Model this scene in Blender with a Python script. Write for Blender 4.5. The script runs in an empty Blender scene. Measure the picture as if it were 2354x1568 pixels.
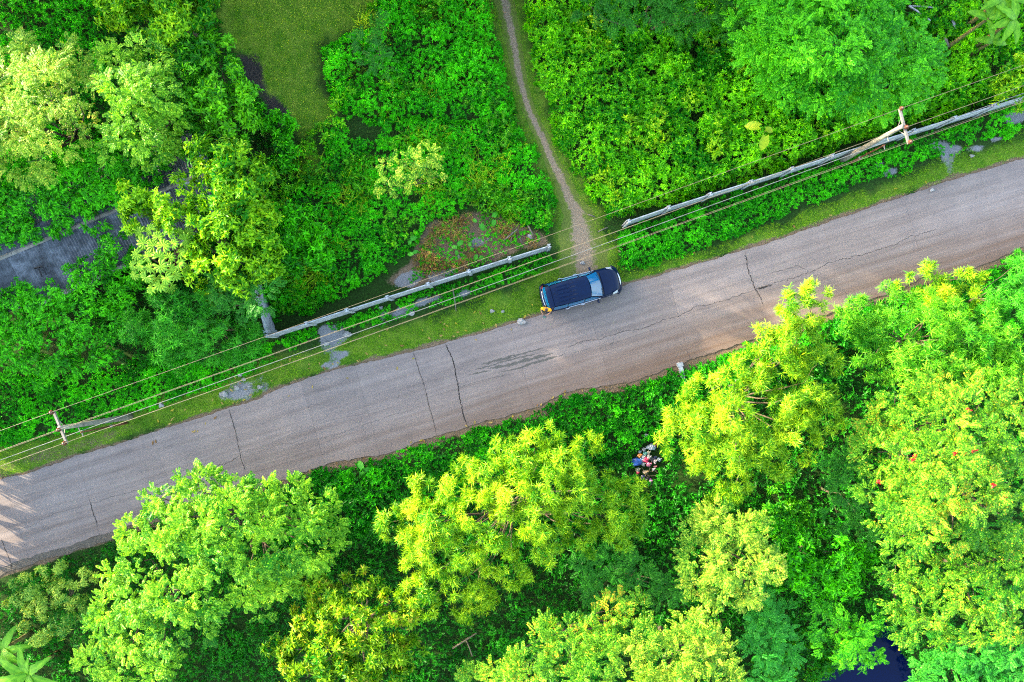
import bpy, math, random
import numpy as np
from mathutils import Vector

# ------------------------------------------------------------------ camera, sky, sun, exposure
scene = bpy.context.scene
COL = scene.collection
H = 46.0                                   # flying height of the drone, metres
FP = 28.0 / 36.0 * 2353.0                  # focal length in units of a 2353 px wide picture

cam_d = bpy.data.cameras.new('camera')
cam_d.lens = 28.0
cam_d.sensor_width = 36.0
cam_d.clip_end = 2000.0
cam = bpy.data.objects.new('camera', cam_d)
cam.location = (0, 0, H)
COL.objects.link(cam)
scene.camera = cam

SUN_EL = math.radians(13.0)
SUN_AZ = math.atan2(-0.92, 0.40)            # compass angle from +Y, clockwise
world = bpy.data.worlds.new('World')
scene.world = world
world.use_nodes = True
wn = world.node_tree
sky = wn.nodes.new('ShaderNodeTexSky')
sky.sky_type = 'NISHITA'
sky.sun_disc = False
sky.sun_elevation = SUN_EL
sky.sun_rotation = SUN_AZ
sky.air_density = 1.0
sky.dust_density = 2.0
sky.ozone_density = 0.3
wn.nodes['Background'].inputs['Strength'].default_value = 0.15
wn.links.new(sky.outputs['Color'], wn.nodes['Background'].inputs['Color'])

sun_d = bpy.data.lights.new('sun', 'SUN')
sun_d.energy = 3.0
sun_d.angle = math.radians(0.6)
sun_d.color = (1.0, 0.86, 0.60)
sun = bpy.data.objects.new('sun', sun_d)
sdir = Vector((math.sin(SUN_AZ) * math.cos(SUN_EL), math.cos(SUN_AZ) * math.cos(SUN_EL), math.sin(SUN_EL)))
sun.rotation_euler = sdir.to_track_quat('Z', 'Y').to_euler()
sun.location = sdir * 80
COL.objects.link(sun)

vs = scene.view_settings
vs.view_transform = 'Standard'
vs.look = 'None'
vs.gamma = 1.0
vs.use_curve_mapping = False
vs.exposure = 3.42
scene.cycles.use_denoising = False
scene.cycles.filter_width = 1.15
scene.cycles.max_bounces = 6
scene.cycles.diffuse_bounces = 3
scene.cycles.glossy_bounces = 2
scene.cycles.transmission_bounces = 3
scene.cycles.caustics_reflective = False
scene.cycles.caustics_refractive = False

RNG = np.random.default_rng(11)
random.seed(5)


# ------------------------------------------------------------------ helpers
def P(px, py, z=0.0):
    """A point of the place: where it shows in the photograph (2353 px wide) and how high it stands."""
    k = (H - z) / FP
    return np.array([(px - 1176.5) * k, -(py - 784.0) * k, z])


def PX(pts, z=0.0):
    a = np.asarray(pts, float)
    k = (H - z) / FP
    return np.stack([(a[:, 0] - 1176.5) * k, -(a[:, 1] - 784.0) * k], 1)


_lat = np.random.default_rng(3).random((256, 256))


def vnoise(x, y, s, seed=0):
    x = np.asarray(x) / s + seed * 17.31
    y = np.asarray(y) / s + seed * 9.77
    xi = np.floor(x).astype(int)
    yi = np.floor(y).astype(int)
    fx = x - xi
    fy = y - yi
    fx = fx * fx * (3 - 2 * fx)
    fy = fy * fy * (3 - 2 * fy)
    a = _lat[xi % 256, yi % 256]
    b = _lat[(xi + 1) % 256, yi % 256]
    c = _lat[xi % 256, (yi + 1) % 256]
    d = _lat[(xi + 1) % 256, (yi + 1) % 256]
    return (a * (1 - fx) + b * fx) * (1 - fy) + (c * (1 - fx) + d * fx) * fy


def fnoise(x, y, s, seed=0):
    return (vnoise(x, y, s, seed) * 0.55 + vnoise(x, y, s * 0.47, seed + 1) * 0.3 + vnoise(x, y, s * 0.21, seed + 2) * 0.15)


def cells(x, y, s, seed=0):
    """Distance to the nearest plant of a scattered stand (in plant spacings) and that plant's random number."""
    x = np.asarray(x) / s + seed * 3.7
    y = np.asarray(y) / s + seed * 5.3
    xi = np.floor(x).astype(int)
    yi = np.floor(y).astype(int)
    best = np.full(x.shape, 9.0)
    rid = np.zeros(x.shape)
    for dx in (-1, 0, 1):
        for dy in (-1, 0, 1):
            a, b = (xi + dx) % 256, (yi + dy) % 256
            px = xi + dx + _lat[a, b]
            py = yi + dy + _lat[(a + 71) % 256, (b + 133) % 256]
            d = np.hypot(x - px, y - py)
            k = d < best
            best = np.where(k, d, best)
            rid = np.where(k, _lat[(a + 29) % 256, (b + 201) % 256], rid)
    return best, rid


def inside(poly, x, y):
    r = np.zeros(np.shape(x), bool)
    n = len(poly)
    for i in range(n):
        x0, y0 = poly[i]
        x1, y1 = poly[(i + 1) % n]
        if y0 == y1:
            continue
        c = ((y0 > y) != (y1 > y)) & (x < (x1 - x0) * (y - y0) / (y1 - y0) + x0)
        r ^= c
    return r


def dist_line(pts, x, y, closed=False):
    d = np.full(np.shape(x), 1e9)
    n = len(pts)
    for i in range(n if closed else n - 1):
        a = pts[i]
        b = pts[(i + 1) % n]
        ab = b - a
        L = max(ab @ ab, 1e-9)
        t = np.clip(((x - a[0]) * ab[0] + (y - a[1]) * ab[1]) / L, 0, 1)
        d = np.minimum(d, np.hypot(x - a[0] - t * ab[0], y - a[1] - t * ab[1]))
    return d


def sdf(poly, x, y):
    d = dist_line(poly, x, y, True)
    return np.where(inside(poly, x, y), -d, d)


def sstep(a, b, x):
    t = np.clip((x - a) / (b - a), 0, 1)
    return t * t * (3 - 2 * t)


def link(name, me, mat, parent=None, smooth=None):
    o = bpy.data.objects.new(name, me)
    COL.objects.link(o)
    if mat is not None and len(me.materials) == 0:
        for m in (mat if isinstance(mat, (list, tuple)) else [mat]):
            me.materials.append(m)
    if parent is not None:
        o.parent = parent
    return o


def mesh(name, v, f, smooth=False):
    me = bpy.data.meshes.new(name)
    me.from_pydata([tuple(map(float, p)) for p in v], [], [tuple(int(i) for i in q) for q in f])
    me.polygons.foreach_set('use_smooth', [bool(smooth)] * len(me.polygons))
    me.update()
    return me


def origin_of(root):
    o = np.zeros(3)
    while root is not None:
        o += np.array(root.location)
        root = root.parent
    return o


def part(name, v, f, mat, root=None, smooth=False):
    """A mesh given in world metres, put under its thing (things here are not rotated)."""
    v = np.asarray(v, float)
    if root is not None:
        v = v - origin_of(root)
    return link(name, mesh(name, v, f, smooth), mat, root)


def thing(name, label, cat, loc=(0, 0, 0), group=None, rz=0.0):
    o = bpy.data.objects.new(name, None)
    o.empty_display_size = 0.2
    COL.objects.link(o)
    o.location = tuple(float(c) for c in loc)
    o.rotation_euler = (0, 0, rz)
    o['label'] = label
    o['category'] = cat
    if group:
        o['group'] = group
    return o


def tag(o, label, cat, group=None):
    o['label'] = label
    o['category'] = cat
    if group:
        o['group'] = group
    return o


def structure(o):
    o['kind'] = 'structure'
    return o


def boxv(c, s, ax=None):
    """Box verts + faces, centre c, size s, optional axes (3x3 rows)."""
    c = np.asarray(c, float)
    s = np.asarray(s, float) / 2
    ax = np.eye(3) if ax is None else np.asarray(ax, float)
    v = []
    for sx, sy, sz in ((-1, -1, -1), (1, -1, -1), (1, 1, -1), (-1, 1, -1), (-1, -1, 1), (1, -1, 1), (1, 1, 1), (-1, 1, 1)):
        v.append(c + ax[0] * sx * s[0] + ax[1] * sy * s[1] + ax[2] * sz * s[2])
    f = [(3, 2, 1, 0), (4, 5, 6, 7), (0, 1, 5, 4), (1, 2, 6, 5), (2, 3, 7, 6), (3, 0, 4, 7)]
    return np.array(v), f


def join(*vf):
    V, F, n = [], [], 0
    for v, f in vf:
        V.append(np.asarray(v, float))
        F += [tuple(i + n for i in q) for q in f]
        n += len(v)
    return np.concatenate(V), F


def tube(path, rad, seg=8, caps=True):
    path = np.asarray(path, float)
    n = len(path)
    rad = np.full(n, rad, float) if np.isscalar(rad) else np.asarray(rad, float)
    t = np.gradient(path, axis=0)
    t /= np.linalg.norm(t, axis=1)[:, None] + 1e-12
    up = np.array([0, 0, 1.0]) if abs(t[0][2]) < 0.9 else np.array([1.0, 0, 0])
    v = []
    u = np.cross(t[0], up)
    u /= np.linalg.norm(u)
    for i in range(n):
        u = u - t[i] * (u @ t[i])
        u /= np.linalg.norm(u) + 1e-12
        w = np.cross(t[i], u)
        for k in range(seg):
            a = 2 * math.pi * k / seg
            v.append(path[i] + rad[i] * (math.cos(a) * u + math.sin(a) * w))
    f = []
    for i in range(n - 1):
        for k in range(seg):
            a = i * seg + k
            b = i * seg + (k + 1) % seg
            f.append((a, b, b + seg, a + seg))
    if caps:
        f.append(tuple(range(seg))[::-1])
        f.append(tuple((n - 1) * seg + k for k in range(seg)))
    return np.array(v), f


def blob(c, r, seed, rough=0.25, nu=12, nv=8):
    """A lumpy closed round body."""
    g = np.random.default_rng(seed)
    ph = g.random(6) * 6.28
    v = [np.array(c) + np.array([0, 0, -r[2]])]
    for j in range(1, nv):
        th = math.pi * j / nv
        for i in range(nu):
            a = 2 * math.pi * i / nu
            k = 1 + rough * (0.5 * math.sin(3 * a + ph[0] + 2 * th) + 0.4 * math.sin(5 * a - 3 * th + ph[1]) + 0.3 * math.sin(4 * th + ph[2] + a)) + g.normal() * rough * 0.25
            v.append(np.array(c) + np.array([r[0] * k * math.sin(th) * math.cos(a), r[1] * k * math.sin(th) * math.sin(a), -r[2] * k * math.cos(th)]))
    v.append(np.array(c) + np.array([0, 0, r[2]]))
    f = []
    for i in range(nu):
        f.append((0, 1 + (i + 1) % nu, 1 + i))
    for j in range(nv - 2):
        for i in range(nu):
            a = 1 + j * nu + i
            b = 1 + j * nu + (i + 1) % nu
            f.append((a, b, b + nu, a + nu))
    L = len(v) - 1
    for i in range(nu):
        f.append((L, L - nu + i, L - nu + (i + 1) % nu))
    return np.array(v), f


# ------------------------------------------------------------------ materials
def new_mat(name):
    m = bpy.data.materials.new(name)
    m.use_nodes = True
    return m, m.node_tree, m.node_tree.nodes['Principled BSDF']


def c4(c):
    return (c[0], c[1], c[2], 1.0)


def plain(name, col, rough=0.6, metal=0.0, var=0.25, scale=6.0, bump=0.0, spec=0.4, coat=0.0):
    col = [c * 0.46 for c in col] if metal < 0.35 else col
    m, nt, b = new_mat(name)
    tc = nt.nodes.new('ShaderNodeTexCoord')
    nz = nt.nodes.new('ShaderNodeTexNoise')
    nz.inputs['Scale'].default_value = scale
    nz.inputs['Detail'].default_value = 6
    nt.links.new(tc.outputs['Object'], nz.inputs['Vector'])
    r = nt.nodes.new('ShaderNodeValToRGB')
    r.color_ramp.elements[0].position = 0.3
    r.color_ramp.elements[1].position = 0.7
    r.color_ramp.elements[0].color = c4([x * (1 - var) for x in col])
    r.color_ramp.elements[1].color = c4([min(1, x * (1 + var)) for x in col])
    nt.links.new(nz.outputs['Fac'], r.inputs['Fac'])
    nt.links.new(r.outputs['Color'], b.inputs['Base Color'])
    b.inputs['Roughness'].default_value = rough
    b.inputs['Metallic'].default_value = metal
    b.inputs['Specular IOR Level'].default_value = spec
    b.inputs['Coat Weight'].default_value = coat
    if bump:
        bp = nt.nodes.new('ShaderNodeBump')
        bp.inputs['Strength'].default_value = bump
        bp.inputs['Distance'].default_value = 0.02
        nt.links.new(nz.outputs['Fac'], bp.inputs['Height'])
        nt.links.new(bp.outputs['Normal'], b.inputs['Normal'])
    return m


def leaf_mat(name, dark, light, trans=0.35, rough=0.45, spec=0.35, tcol=None, old=None):
    """Leaf: tone attribute picks a colour between two; thin, so light passes through."""
    dark = (dark[0] * 1.2, dark[1] * 1.25, dark[2] * 0.6)
    light = (light[0] * 1.2, light[1] * 1.25, light[2] * 0.6)
    spec *= 0.5
    m, nt, b = new_mat(name)
    at = nt.nodes.new('ShaderNodeAttribute')
    at.attribute_name = 'tone'
    r = nt.nodes.new('ShaderNodeValToRGB')
    r.color_ramp.elements[0].color = c4(dark)
    r.color_ramp.elements[1].color = c4(light)
    r.color_ramp.elements[1].position = 0.9
    e3 = r.color_ramp.elements.new(0.99)
    e3.color = c4(old or (light[0] * 1.3, light[1] * 1.0, light[2]))
    nt.links.new(at.outputs['Fac'], r.inputs['Fac'])
    nt.links.new(r.outputs['Color'], b.inputs['Base Color'])
    b.inputs['Roughness'].default_value = rough
    b.inputs['Specular IOR Level'].default_value = spec
    t = nt.nodes.new('ShaderNodeBsdfTranslucent')
    mx = nt.nodes.new('ShaderNodeMix')
    mx.data_type = 'RGBA'
    mx.blend_type = 'MULTIPLY'
    mx.inputs[0].default_value = 1.0
    nt.links.new(r.outputs['Color'], mx.inputs[6])
    mx.inputs[7].default_value = c4(tcol or (1.5, 1.25, 0.6))
    nt.links.new(mx.outputs[2], t.inputs['Color'])
    ms = nt.nodes.new('ShaderNodeMixShader')
    ms.inputs[0].default_value = trans
    nt.links.new(b.outputs['BSDF'], ms.inputs[1])
    nt.links.new(t.outputs['BSDF'], ms.inputs[2])
    nt.links.new(ms.outputs['Shader'], nt.nodes['Material Output'].inputs['Surface'])
    return m


M = {}
M['bamboo'] = leaf_mat('bamboo_leaf', (0.018, 0.14, 0.003), (0.27, 0.44, 0.02), 0.28)
M['bamboo_green'] = leaf_mat('green_bamboo_leaf', (0.012, 0.15, 0.006), (0.14, 0.40, 0.03), 0.36)
M['bamboo_deep'] = leaf_mat('deep_bamboo_leaf', (0.005, 0.10, 0.006), (0.06, 0.34, 0.03), 0.32)
M['pinnate'] = leaf_mat('pinnate_leaf', (0.006, 0.09, 0.003), (0.16, 0.36, 0.025), 0.24, old=(0.45, 0.36, 0.02))
M['pinnate_pale'] = leaf_mat('pale_pinnate_leaf', (0.010, 0.11, 0.004), (0.28, 0.42, 0.05), 0.26, old=(0.55, 0.5, 0.06))
M['pinnate_dark'] = leaf_mat('dark_pinnate_leaf', (0.008, 0.085, 0.012), (0.035, 0.20, 0.02), 0.28)
M['lamtoro'] = leaf_mat('lamtoro_leaf', (0.008, 0.11, 0.003), (0.20, 0.42, 0.025), 0.28)
M['lamtoro_green'] = leaf_mat('green_lamtoro_leaf', (0.006, 0.13, 0.003), (0.09, 0.42, 0.010), 0.34)
M['lamtoro_teal'] = leaf_mat('teal_lamtoro_leaf', (0.010, 0.15, 0.018), (0.05, 0.30, 0.05), 0.32)
M['broad'] = leaf_mat('broad_leaf', (0.004, 0.09, 0.003), (0.10, 0.38, 0.008), 0.28)
M['broad_bright'] = leaf_mat('bright_broad_leaf', (0.008, 0.12, 0.003), (0.22, 0.44, 0.012), 0.3)
M['vine'] = leaf_mat('vine_leaf', (0.003, 0.09, 0.002), (0.07, 0.46, 0.004), 0.28)
M['cassava'] = leaf_mat('cassava_leaf', (0.012, 0.11, 0.010), (0.26, 0.38, 0.08), 0.28)
M['magnolia'] = leaf_mat('rosette_leaf', (0.008, 0.11, 0.003), (0.24, 0.38, 0.015), 0.28, old=(0.42, 0.36, 0.03))
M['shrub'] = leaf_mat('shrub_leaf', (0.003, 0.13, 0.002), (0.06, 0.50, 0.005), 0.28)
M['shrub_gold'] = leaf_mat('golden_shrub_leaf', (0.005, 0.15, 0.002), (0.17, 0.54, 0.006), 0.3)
M['shrub_shaded'] = leaf_mat('shaded_shrub_leaf', (0.002, 0.045, 0.002), (0.012, 0.17, 0.004), 0.25)  # undergrowth darkened: shade of the crown gaps put into the leaf colour
M['grass'] = leaf_mat('grass_blade', (0.03, 0.13, 0.004), (0.20, 0.38, 0.012), 0.3)
M['grass_deep'] = leaf_mat('deep_grass_blade', (0.012, 0.11, 0.004), (0.05, 0.24, 0.010), 0.3)
M['straw'] = leaf_mat('dry_straw', (0.10, 0.05, 0.02), (0.38, 0.24, 0.12), 0.15)
M['banana'] = leaf_mat('banana_leaf', (0.010, 0.11, 0.005), (0.14, 0.32, 0.03), 0.3)
M['umbrella'] = leaf_mat('umbrella_leaf', (0.008, 0.13, 0.01), (0.26, 0.42, 0.07), 0.25)
M['taro'] = leaf_mat('taro_leaf', (0.012, 0.14, 0.012), (0.06, 0.28, 0.04), 0.25)
M['taro_yellow'] = leaf_mat('yellowing_taro_leaf', (0.06, 0.20, 0.005), (0.26, 0.32, 0.02), 0.2)
M['bark'] = plain('bark', (0.12, 0.085, 0.05), 0.9, var=0.4, scale=9, bump=0.5)
M['twig'] = plain('twig', (0.30, 0.22, 0.13), 0.9, var=0.3, scale=9)
M['stem'] = plain('green_stem', (0.22, 0.20, 0.05), 0.7, var=0.4, scale=5)
M['flower'] = plain('red_flower', (0.80, 0.015, 0.008), 0.6, var=0.2)
M['crete'] = plain('weathered_concrete', (0.58, 0.62, 0.66), 0.85, var=0.35, scale=3.5, bump=0.3)
M['pole'] = plain('pole_concrete', (0.36, 0.33, 0.27), 0.85, var=0.35, scale=3, bump=0.3)
M['steel'] = plain('galvanised_steel', (0.30, 0.28, 0.26), 0.6, 0.1, var=0.15)
M['rust'] = plain('rusty_steel', (0.20, 0.07, 0.03), 0.85, 0.1, var=0.5, scale=4)
M['insul'] = plain('brown_porcelain', (0.16, 0.06, 0.045), 0.25, var=0.2)
M['wire'] = plain('aluminium_wire', (0.24, 0.20, 0.13), 0.55, 0.0, var=0.1)
M['cable'] = plain('grey_cable', (0.22, 0.24, 0.26), 0.55, var=0.2)
M['wood'] = plain('grey_wood', (0.30, 0.25, 0.20), 0.9, var=0.35, scale=8)
M['paint'] = plain('sky_tinted_black', (0.001, 0.012, 0.060), 0.20, 0.0, var=0.05, spec=0.2)  # black car; sky reflection painted in as a blue base colour
M['trim'] = plain('black_trim', (0.012, 0.012, 0.014), 0.5, var=0.1)
M['chrome'] = plain('chrome', (0.8, 0.82, 0.85), 0.15, 1.0, var=0.05)
M['tyre'] = plain('tyre_rubber', (0.02, 0.02, 0.02), 0.9, var=0.2)
M['lamp'] = plain('headlamp_lens', (0.75, 0.78, 0.80), 0.15, 0.2, var=0.05)
M['redlamp'] = plain('tail_lamp_lens', (0.45, 0.02, 0.02), 0.2, var=0.1)
M['plate'] = plain('number_plate', (0.03, 0.03, 0.03), 0.4, var=0.1)
M['skin'] = plain('skin', (0.50, 0.28, 0.19), 0.55, var=0.08)
M['shirt'] = plain('orange_shirt', (1.7, 0.74, 0.012), 0.8, var=0.1)
M['shorts'] = plain('dark_shorts', (0.04, 0.045, 0.06), 0.8, var=0.2)
M['hair'] = plain('dark_hair', (0.03, 0.02, 0.015), 0.6, var=0.3, scale=40)
M['plastic'] = plain('grey_plastic', (0.12, 0.13, 0.14), 0.4, var=0.1)
M['screen'] = plain('tablet_screen', (0.10, 0.22, 0.20), 0.1, var=0.1)
M['stone'] = plain('pale_rubble', (0.55, 0.52, 0.50), 0.9, var=0.3, scale=12)
M['water'], _nt, _b = new_mat('pond_water')
_b.inputs['Base Color'].default_value = (0.0003, 0.004, 0.030, 1)
_b.inputs['Roughness'].default_value = 0.06
_b.inputs['Specular IOR Level'].default_value = 0.12
_nz = _nt.nodes.new('ShaderNodeTexNoise')
_nz.inputs['Scale'].default_value = 40
_bp = _nt.nodes.new('ShaderNodeBump')
_bp.inputs['Strength'].default_value = 0.05
_nt.links.new(_nz.outputs['Fac'], _bp.inputs['Height'])
_nt.links.new(_bp.outputs['Normal'], _b.inputs['Normal'])


def glass_mat():
    m, nt, b = new_mat('sky_blue_glass')
    b.inputs['Base Color'].default_value = (0.001, 0.10, 0.23, 1)  # blue of the reflected sky put into the base colour
    b.inputs['Roughness'].default_value = 0.08
    b.inputs['Specular IOR Level'].default_value = 0.4
    return m


M['glass'] = glass_mat()


def ramp_node(nt, src, stops):
    r = nt.nodes.new('ShaderNodeValToRGB')
    e = r.color_ramp.elements
    while len(e) < len(stops):
        e.new(0.5)
    for k, (p, c) in enumerate(stops):
        e[k].position = p
        e[k].color = c4(c)
    nt.links.new(src, r.inputs['Fac'])
    return r


def noise_node(nt, vec, scale, detail=6, rough=0.6):
    n = nt.nodes.new('ShaderNodeTexNoise')
    n.inputs['Scale'].default_value = scale
    n.inputs['Detail'].default_value = detail
    n.inputs['Roughness'].default_value = rough
    nt.links.new(vec, n.inputs['Vector'])
    return n


def mixc(nt, fac, a, b, mode='MIX'):
    mx = nt.nodes.new('ShaderNodeMix')
    mx.data_type = 'RGBA'
    mx.blend_type = mode
    for sock, val in ((mx.inputs[0], fac), (mx.inputs[6], a), (mx.inputs[7], b)):
        if isinstance(val, bpy.types.NodeSocket):
            nt.links.new(val, sock)
        else:
            sock.default_value = val if not isinstance(val, (tuple, list)) else c4(val)
    return mx.outputs[2]


def attr_node(nt, name):
    a = nt.nodes.new('ShaderNodeAttribute')
    a.attribute_name = name
    return a.outputs['Fac']


def ground_mat():
    m, nt, b = new_mat('earth_and_turf')
    tc = nt.nodes.new('ShaderNodeTexCoord').outputs['Object']
    n1 = noise_node(nt, tc, 1.3, 8, 0.65).outputs['Fac']
    n2 = noise_node(nt, tc, 9.0, 8, 0.7).outputs['Fac']
    n3 = noise_node(nt, tc, 30.0, 4, 0.7).outputs['Fac']
    under = ramp_node(nt, n2, [(0.3, (0.012, 0.016, 0.006)), (0.55, (0.02, 0.055, 0.008)), (0.75, (0.03, 0.10, 0.01))]).outputs['Color']
    turf = ramp_node(nt, n3, [(0.3, (0.02, 0.045, 0.006)), (0.5, (0.10, 0.19, 0.014)), (0.70, (0.26, 0.31, 0.05))]).outputs['Color']
    turf2 = ramp_node(nt, n1, [(0.35, (0.45, 0.75, 0.45)), (0.65, (1.35, 1.2, 1.3))]).outputs['Color']
    turf = mixc(nt, 1.0, turf, turf2, 'MULTIPLY')
    dirt = ramp_node(nt, n3, [(0.3, (0.045, 0.028, 0.014)), (0.5, (0.15, 0.10, 0.06)), (0.72, (0.30, 0.23, 0.165))]).outputs['Color']
    dark_patch = ramp_node(nt, n2, [(0.3, (0.012, 0.012, 0.014)), (0.7, (0.05, 0.045, 0.04))]).outputs['Color']
    ash = ramp_node(nt, n3, [(0.28, (0.07, 0.07, 0.072)), (0.5, (0.19, 0.185, 0.19)), (0.7, (0.34, 0.33, 0.33))]).outputs['Color']
    n4 = noise_node(nt, tc, 9.0, 9, 0.85).outputs['Fac']

    def broken(name, k=1.6):
        ad = nt.nodes.new('ShaderNodeMath')
        ad.operation = 'MULTIPLY_ADD'
        nt.links.new(n4, ad.inputs[0])
        ad.inputs[1].default_value = k
        nt.links.new(attr_node(nt, name), ad.inputs[2])
        mr = nt.nodes.new('ShaderNodeMapRange')
        mr.inputs['From Min'].default_value = 0.5 + k / 2 - 0.16
        mr.inputs['From Max'].default_value = 0.5 + k / 2 + 0.16
        nt.links.new(ad.outputs['Value'], mr.inputs['Value'])
        return mr.outputs['Result']
    c = mixc(nt, attr_node(nt, 'turf'), under, turf)
    c = mixc(nt, broken('dark_patch'), c, dark_patch)
    c = mixc(nt, broken('dirt'), c, dirt)
    c = mixc(nt, broken('ash', 3.2), c, ash)
    nt.links.new(c, b.inputs['Base Color'])
    b.inputs['Roughness'].default_value = 0.95
    b.inputs['Specular IOR Level'].default_value = 0.1
    bp = nt.nodes.new('ShaderNodeBump')
    bp.inputs['Strength'].default_value = 0.8
    bp.inputs['Distance'].default_value = 0.05
    nt.links.new(n3, bp.inputs['Height'])
    nt.links.new(bp.outputs['Normal'], b.inputs['Normal'])
    return m


def concrete_mat():
    """Old concrete: pale lavender grey, tyre streaks along the road, reddish silt washed in from one side."""
    m, nt, b = new_mat('road_concrete')
    tc = nt.nodes.new('ShaderNodeTexCoord').outputs['Object']
    mp = nt.nodes.new('ShaderNodeMapping')
    mp.inputs['Rotation'].default_value = (0, 0, math.radians(-17.0))
    nt.links.new(tc, mp.inputs['Vector'])
    st = nt.nodes.new('ShaderNodeMapping')
    st.inputs['Scale'].default_value = (0.10, 2.6, 1.0)
    nt.links.new(mp.outputs['Vector'], st.inputs['Vector'])
    streak = noise_node(nt, st.outputs['Vector'], 1.0, 8, 0.65).outputs['Fac']
    fine = noise_node(nt, tc, 22.0, 8, 0.75).outputs['Fac']
    big = noise_node(nt, tc, 0.55, 6, 0.6).outputs['Fac']
    spot = nt.nodes.new('ShaderNodeTexVoronoi')
    spot.inputs['Scale'].default_value = 2.2
    nt.links.new(tc, spot.inputs['Vector'])
    oi = nt.nodes.new('ShaderNodeObjectInfo')
    base = ramp_node(nt, streak, [(0.30, (0.142, 0.114, 0.104)), (0.5, (0.190, 0.155, 0.142)), (0.72, (0.230, 0.190, 0.176))]).outputs['Color']
    c = mixc(nt, 1.0, base, ramp_node(nt, fine, [(0.25, (0.72, 0.72, 0.72)), (0.5, (1, 1, 1)), (0.75, (1.16, 1.16, 1.16))]).outputs['Color'], 'MULTIPLY')
    c = mixc(nt, 1.0, c, ramp_node(nt, big, [(0.3, (0.86, 0.86, 0.88)), (0.7, (1.1, 1.09, 1.08))]).outputs['Color'], 'MULTIPLY')
    c = mixc(nt, 1.0, c, ramp_node(nt, oi.outputs['Random'], [(0.0, (0.93, 0.93, 0.93)), (1.0, (1.05, 1.05, 1.05))]).outputs['Color'], 'MULTIPLY')
    # silt
    silt = attr_node(nt, 'silt')
    ms = nt.nodes.new('ShaderNodeMath')
    ms.operation = 'MULTIPLY'
    nt.links.new(silt, ms.inputs[0])
    rs = ramp_node(nt, streak, [(0.25, (1, 1, 1)), (0.75, (0.35, 0.35, 0.35))])
    nt.links.new(rs.outputs['Color'], ms.inputs[1])
    c = mixc(nt, ms.outputs['Value'], c, (0.125, 0.075, 0.048))
    # oil spots
    so = ramp_node(nt, spot.outputs['Distance'], [(0.015, (0.35, 0.35, 0.35)), (0.05, (1, 1, 1))]).outputs['Color']
    c = mixc(nt, 1.0, c, so, 'MULTIPLY')
    nt.links.new(c, b.inputs['Base Color'])
    b.inputs['Roughness'].default_value = 0.9
    b.inputs['Specular IOR Level'].default_value = 0.2
    bp = nt.nodes.new('ShaderNodeBump')
    bp.inputs['Strength'].default_value = 0.35
    bp.inputs['Distance'].default_value = 0.02
    nt.links.new(fine, bp.inputs['Height'])
    nt.links.new(bp.outputs['Normal'], b.inputs['Normal'])
    return m


def path_mat():
    m, nt, b = new_mat('trodden_path')
    tc = nt.nodes.new('ShaderNodeTexCoord').outputs['Object']
    n2 = noise_node(nt, tc, 4.0, 9, 0.75).outputs['Fac']
    n3 = noise_node(nt, tc, 26.0, 6, 0.75).outputs['Fac']
    dirt = ramp_node(nt, n3, [(0.28, (0.07, 0.048, 0.026)), (0.5, (0.20, 0.145, 0.095)), (0.70, (0.42, 0.34, 0.26))]).outputs['Color']
    turf = ramp_node(nt, n3, [(0.3, (0.035, 0.05, 0.012)), (0.6, (0.13, 0.17, 0.03))]).outputs['Color']
    e = attr_node(nt, 'edge')
    ad = nt.nodes.new('ShaderNodeMath')
    ad.operation = 'MULTIPLY_ADD'
    nt.links.new(n2, ad.inputs[0])
    ad.inputs[1].default_value = 1.1
    nt.links.new(e, ad.inputs[2])
    f = ramp_node(nt, ad.outputs['Value'], [(0.80, (0, 0, 0)), (1.0, (1, 1, 1))]).outputs['Color']
    nt.links.new(mixc(nt, f, dirt, turf), b.inputs['Base Color'])
    b.inputs['Roughness'].default_value = 0.95
    b.inputs['Specular IOR Level'].default_value = 0.1
    bp = nt.nodes.new('ShaderNodeBump')
    bp.inputs['Strength'].default_value = 0.7
    bp.inputs['Distance'].default_value = 0.03
    nt.links.new(n3, bp.inputs['Height'])
    nt.links.new(bp.outputs['Normal'], b.inputs['Normal'])
    return m


def roof_mat():
    m, nt, b = new_mat('old_roof_sheet')
    tc = nt.nodes.new('ShaderNodeTexCoord').outputs['Object']
    n1 = noise_node(nt, tc, 1.6, 8, 0.7).outputs['Fac']
    n2 = noise_node(nt, tc, 14.0, 6, 0.7).outputs['Fac']
    c = ramp_node(nt, n1, [(0.3, (0.022, 0.026, 0.030)), (0.5, (0.085, 0.098, 0.115)), (0.7, (0.19, 0.21, 0.24))]).outputs['Color']
    c = mixc(nt, 1.0, c, ramp_node(nt, n2, [(0.3, (0.5, 0.48, 0.45)), (0.65, (1.15, 1.15, 1.15))]).outputs['Color'], 'MULTIPLY')
    oi = nt.nodes.new('ShaderNodeObjectInfo')
    c = mixc(nt, 1.0, c, ramp_node(nt, oi.outputs['Random'], [(0, (0.7, 0.7, 0.7)), (1, (1.25, 1.25, 1.25))]).outputs['Color'], 'MULTIPLY')
    nt.links.new(c, b.inputs['Base Color'])
    b.inputs['Roughness'].default_value = 0.85
    return m


M['ground'] = ground_mat()
M['road'] = concrete_mat()
M['path'] = path_mat()
M['roof'] = roof_mat()
M['crack'] = plain('crack_dirt', (0.035, 0.028, 0.024), 0.95, var=0.4, scale=30)
M['hair_crack'] = plain('fine_crack_dirt', (0.13, 0.11, 0.10), 0.95, var=0.4, scale=30)
M['scrape'] = plain('scraped_concrete', (0.17, 0.155, 0.135), 0.95, var=0.3, scale=20)
M['shoulder'] = plain('gravelly_shoulder', (0.20, 0.165, 0.13), 0.95, var=0.5, scale=16, bump=0.6)

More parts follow.
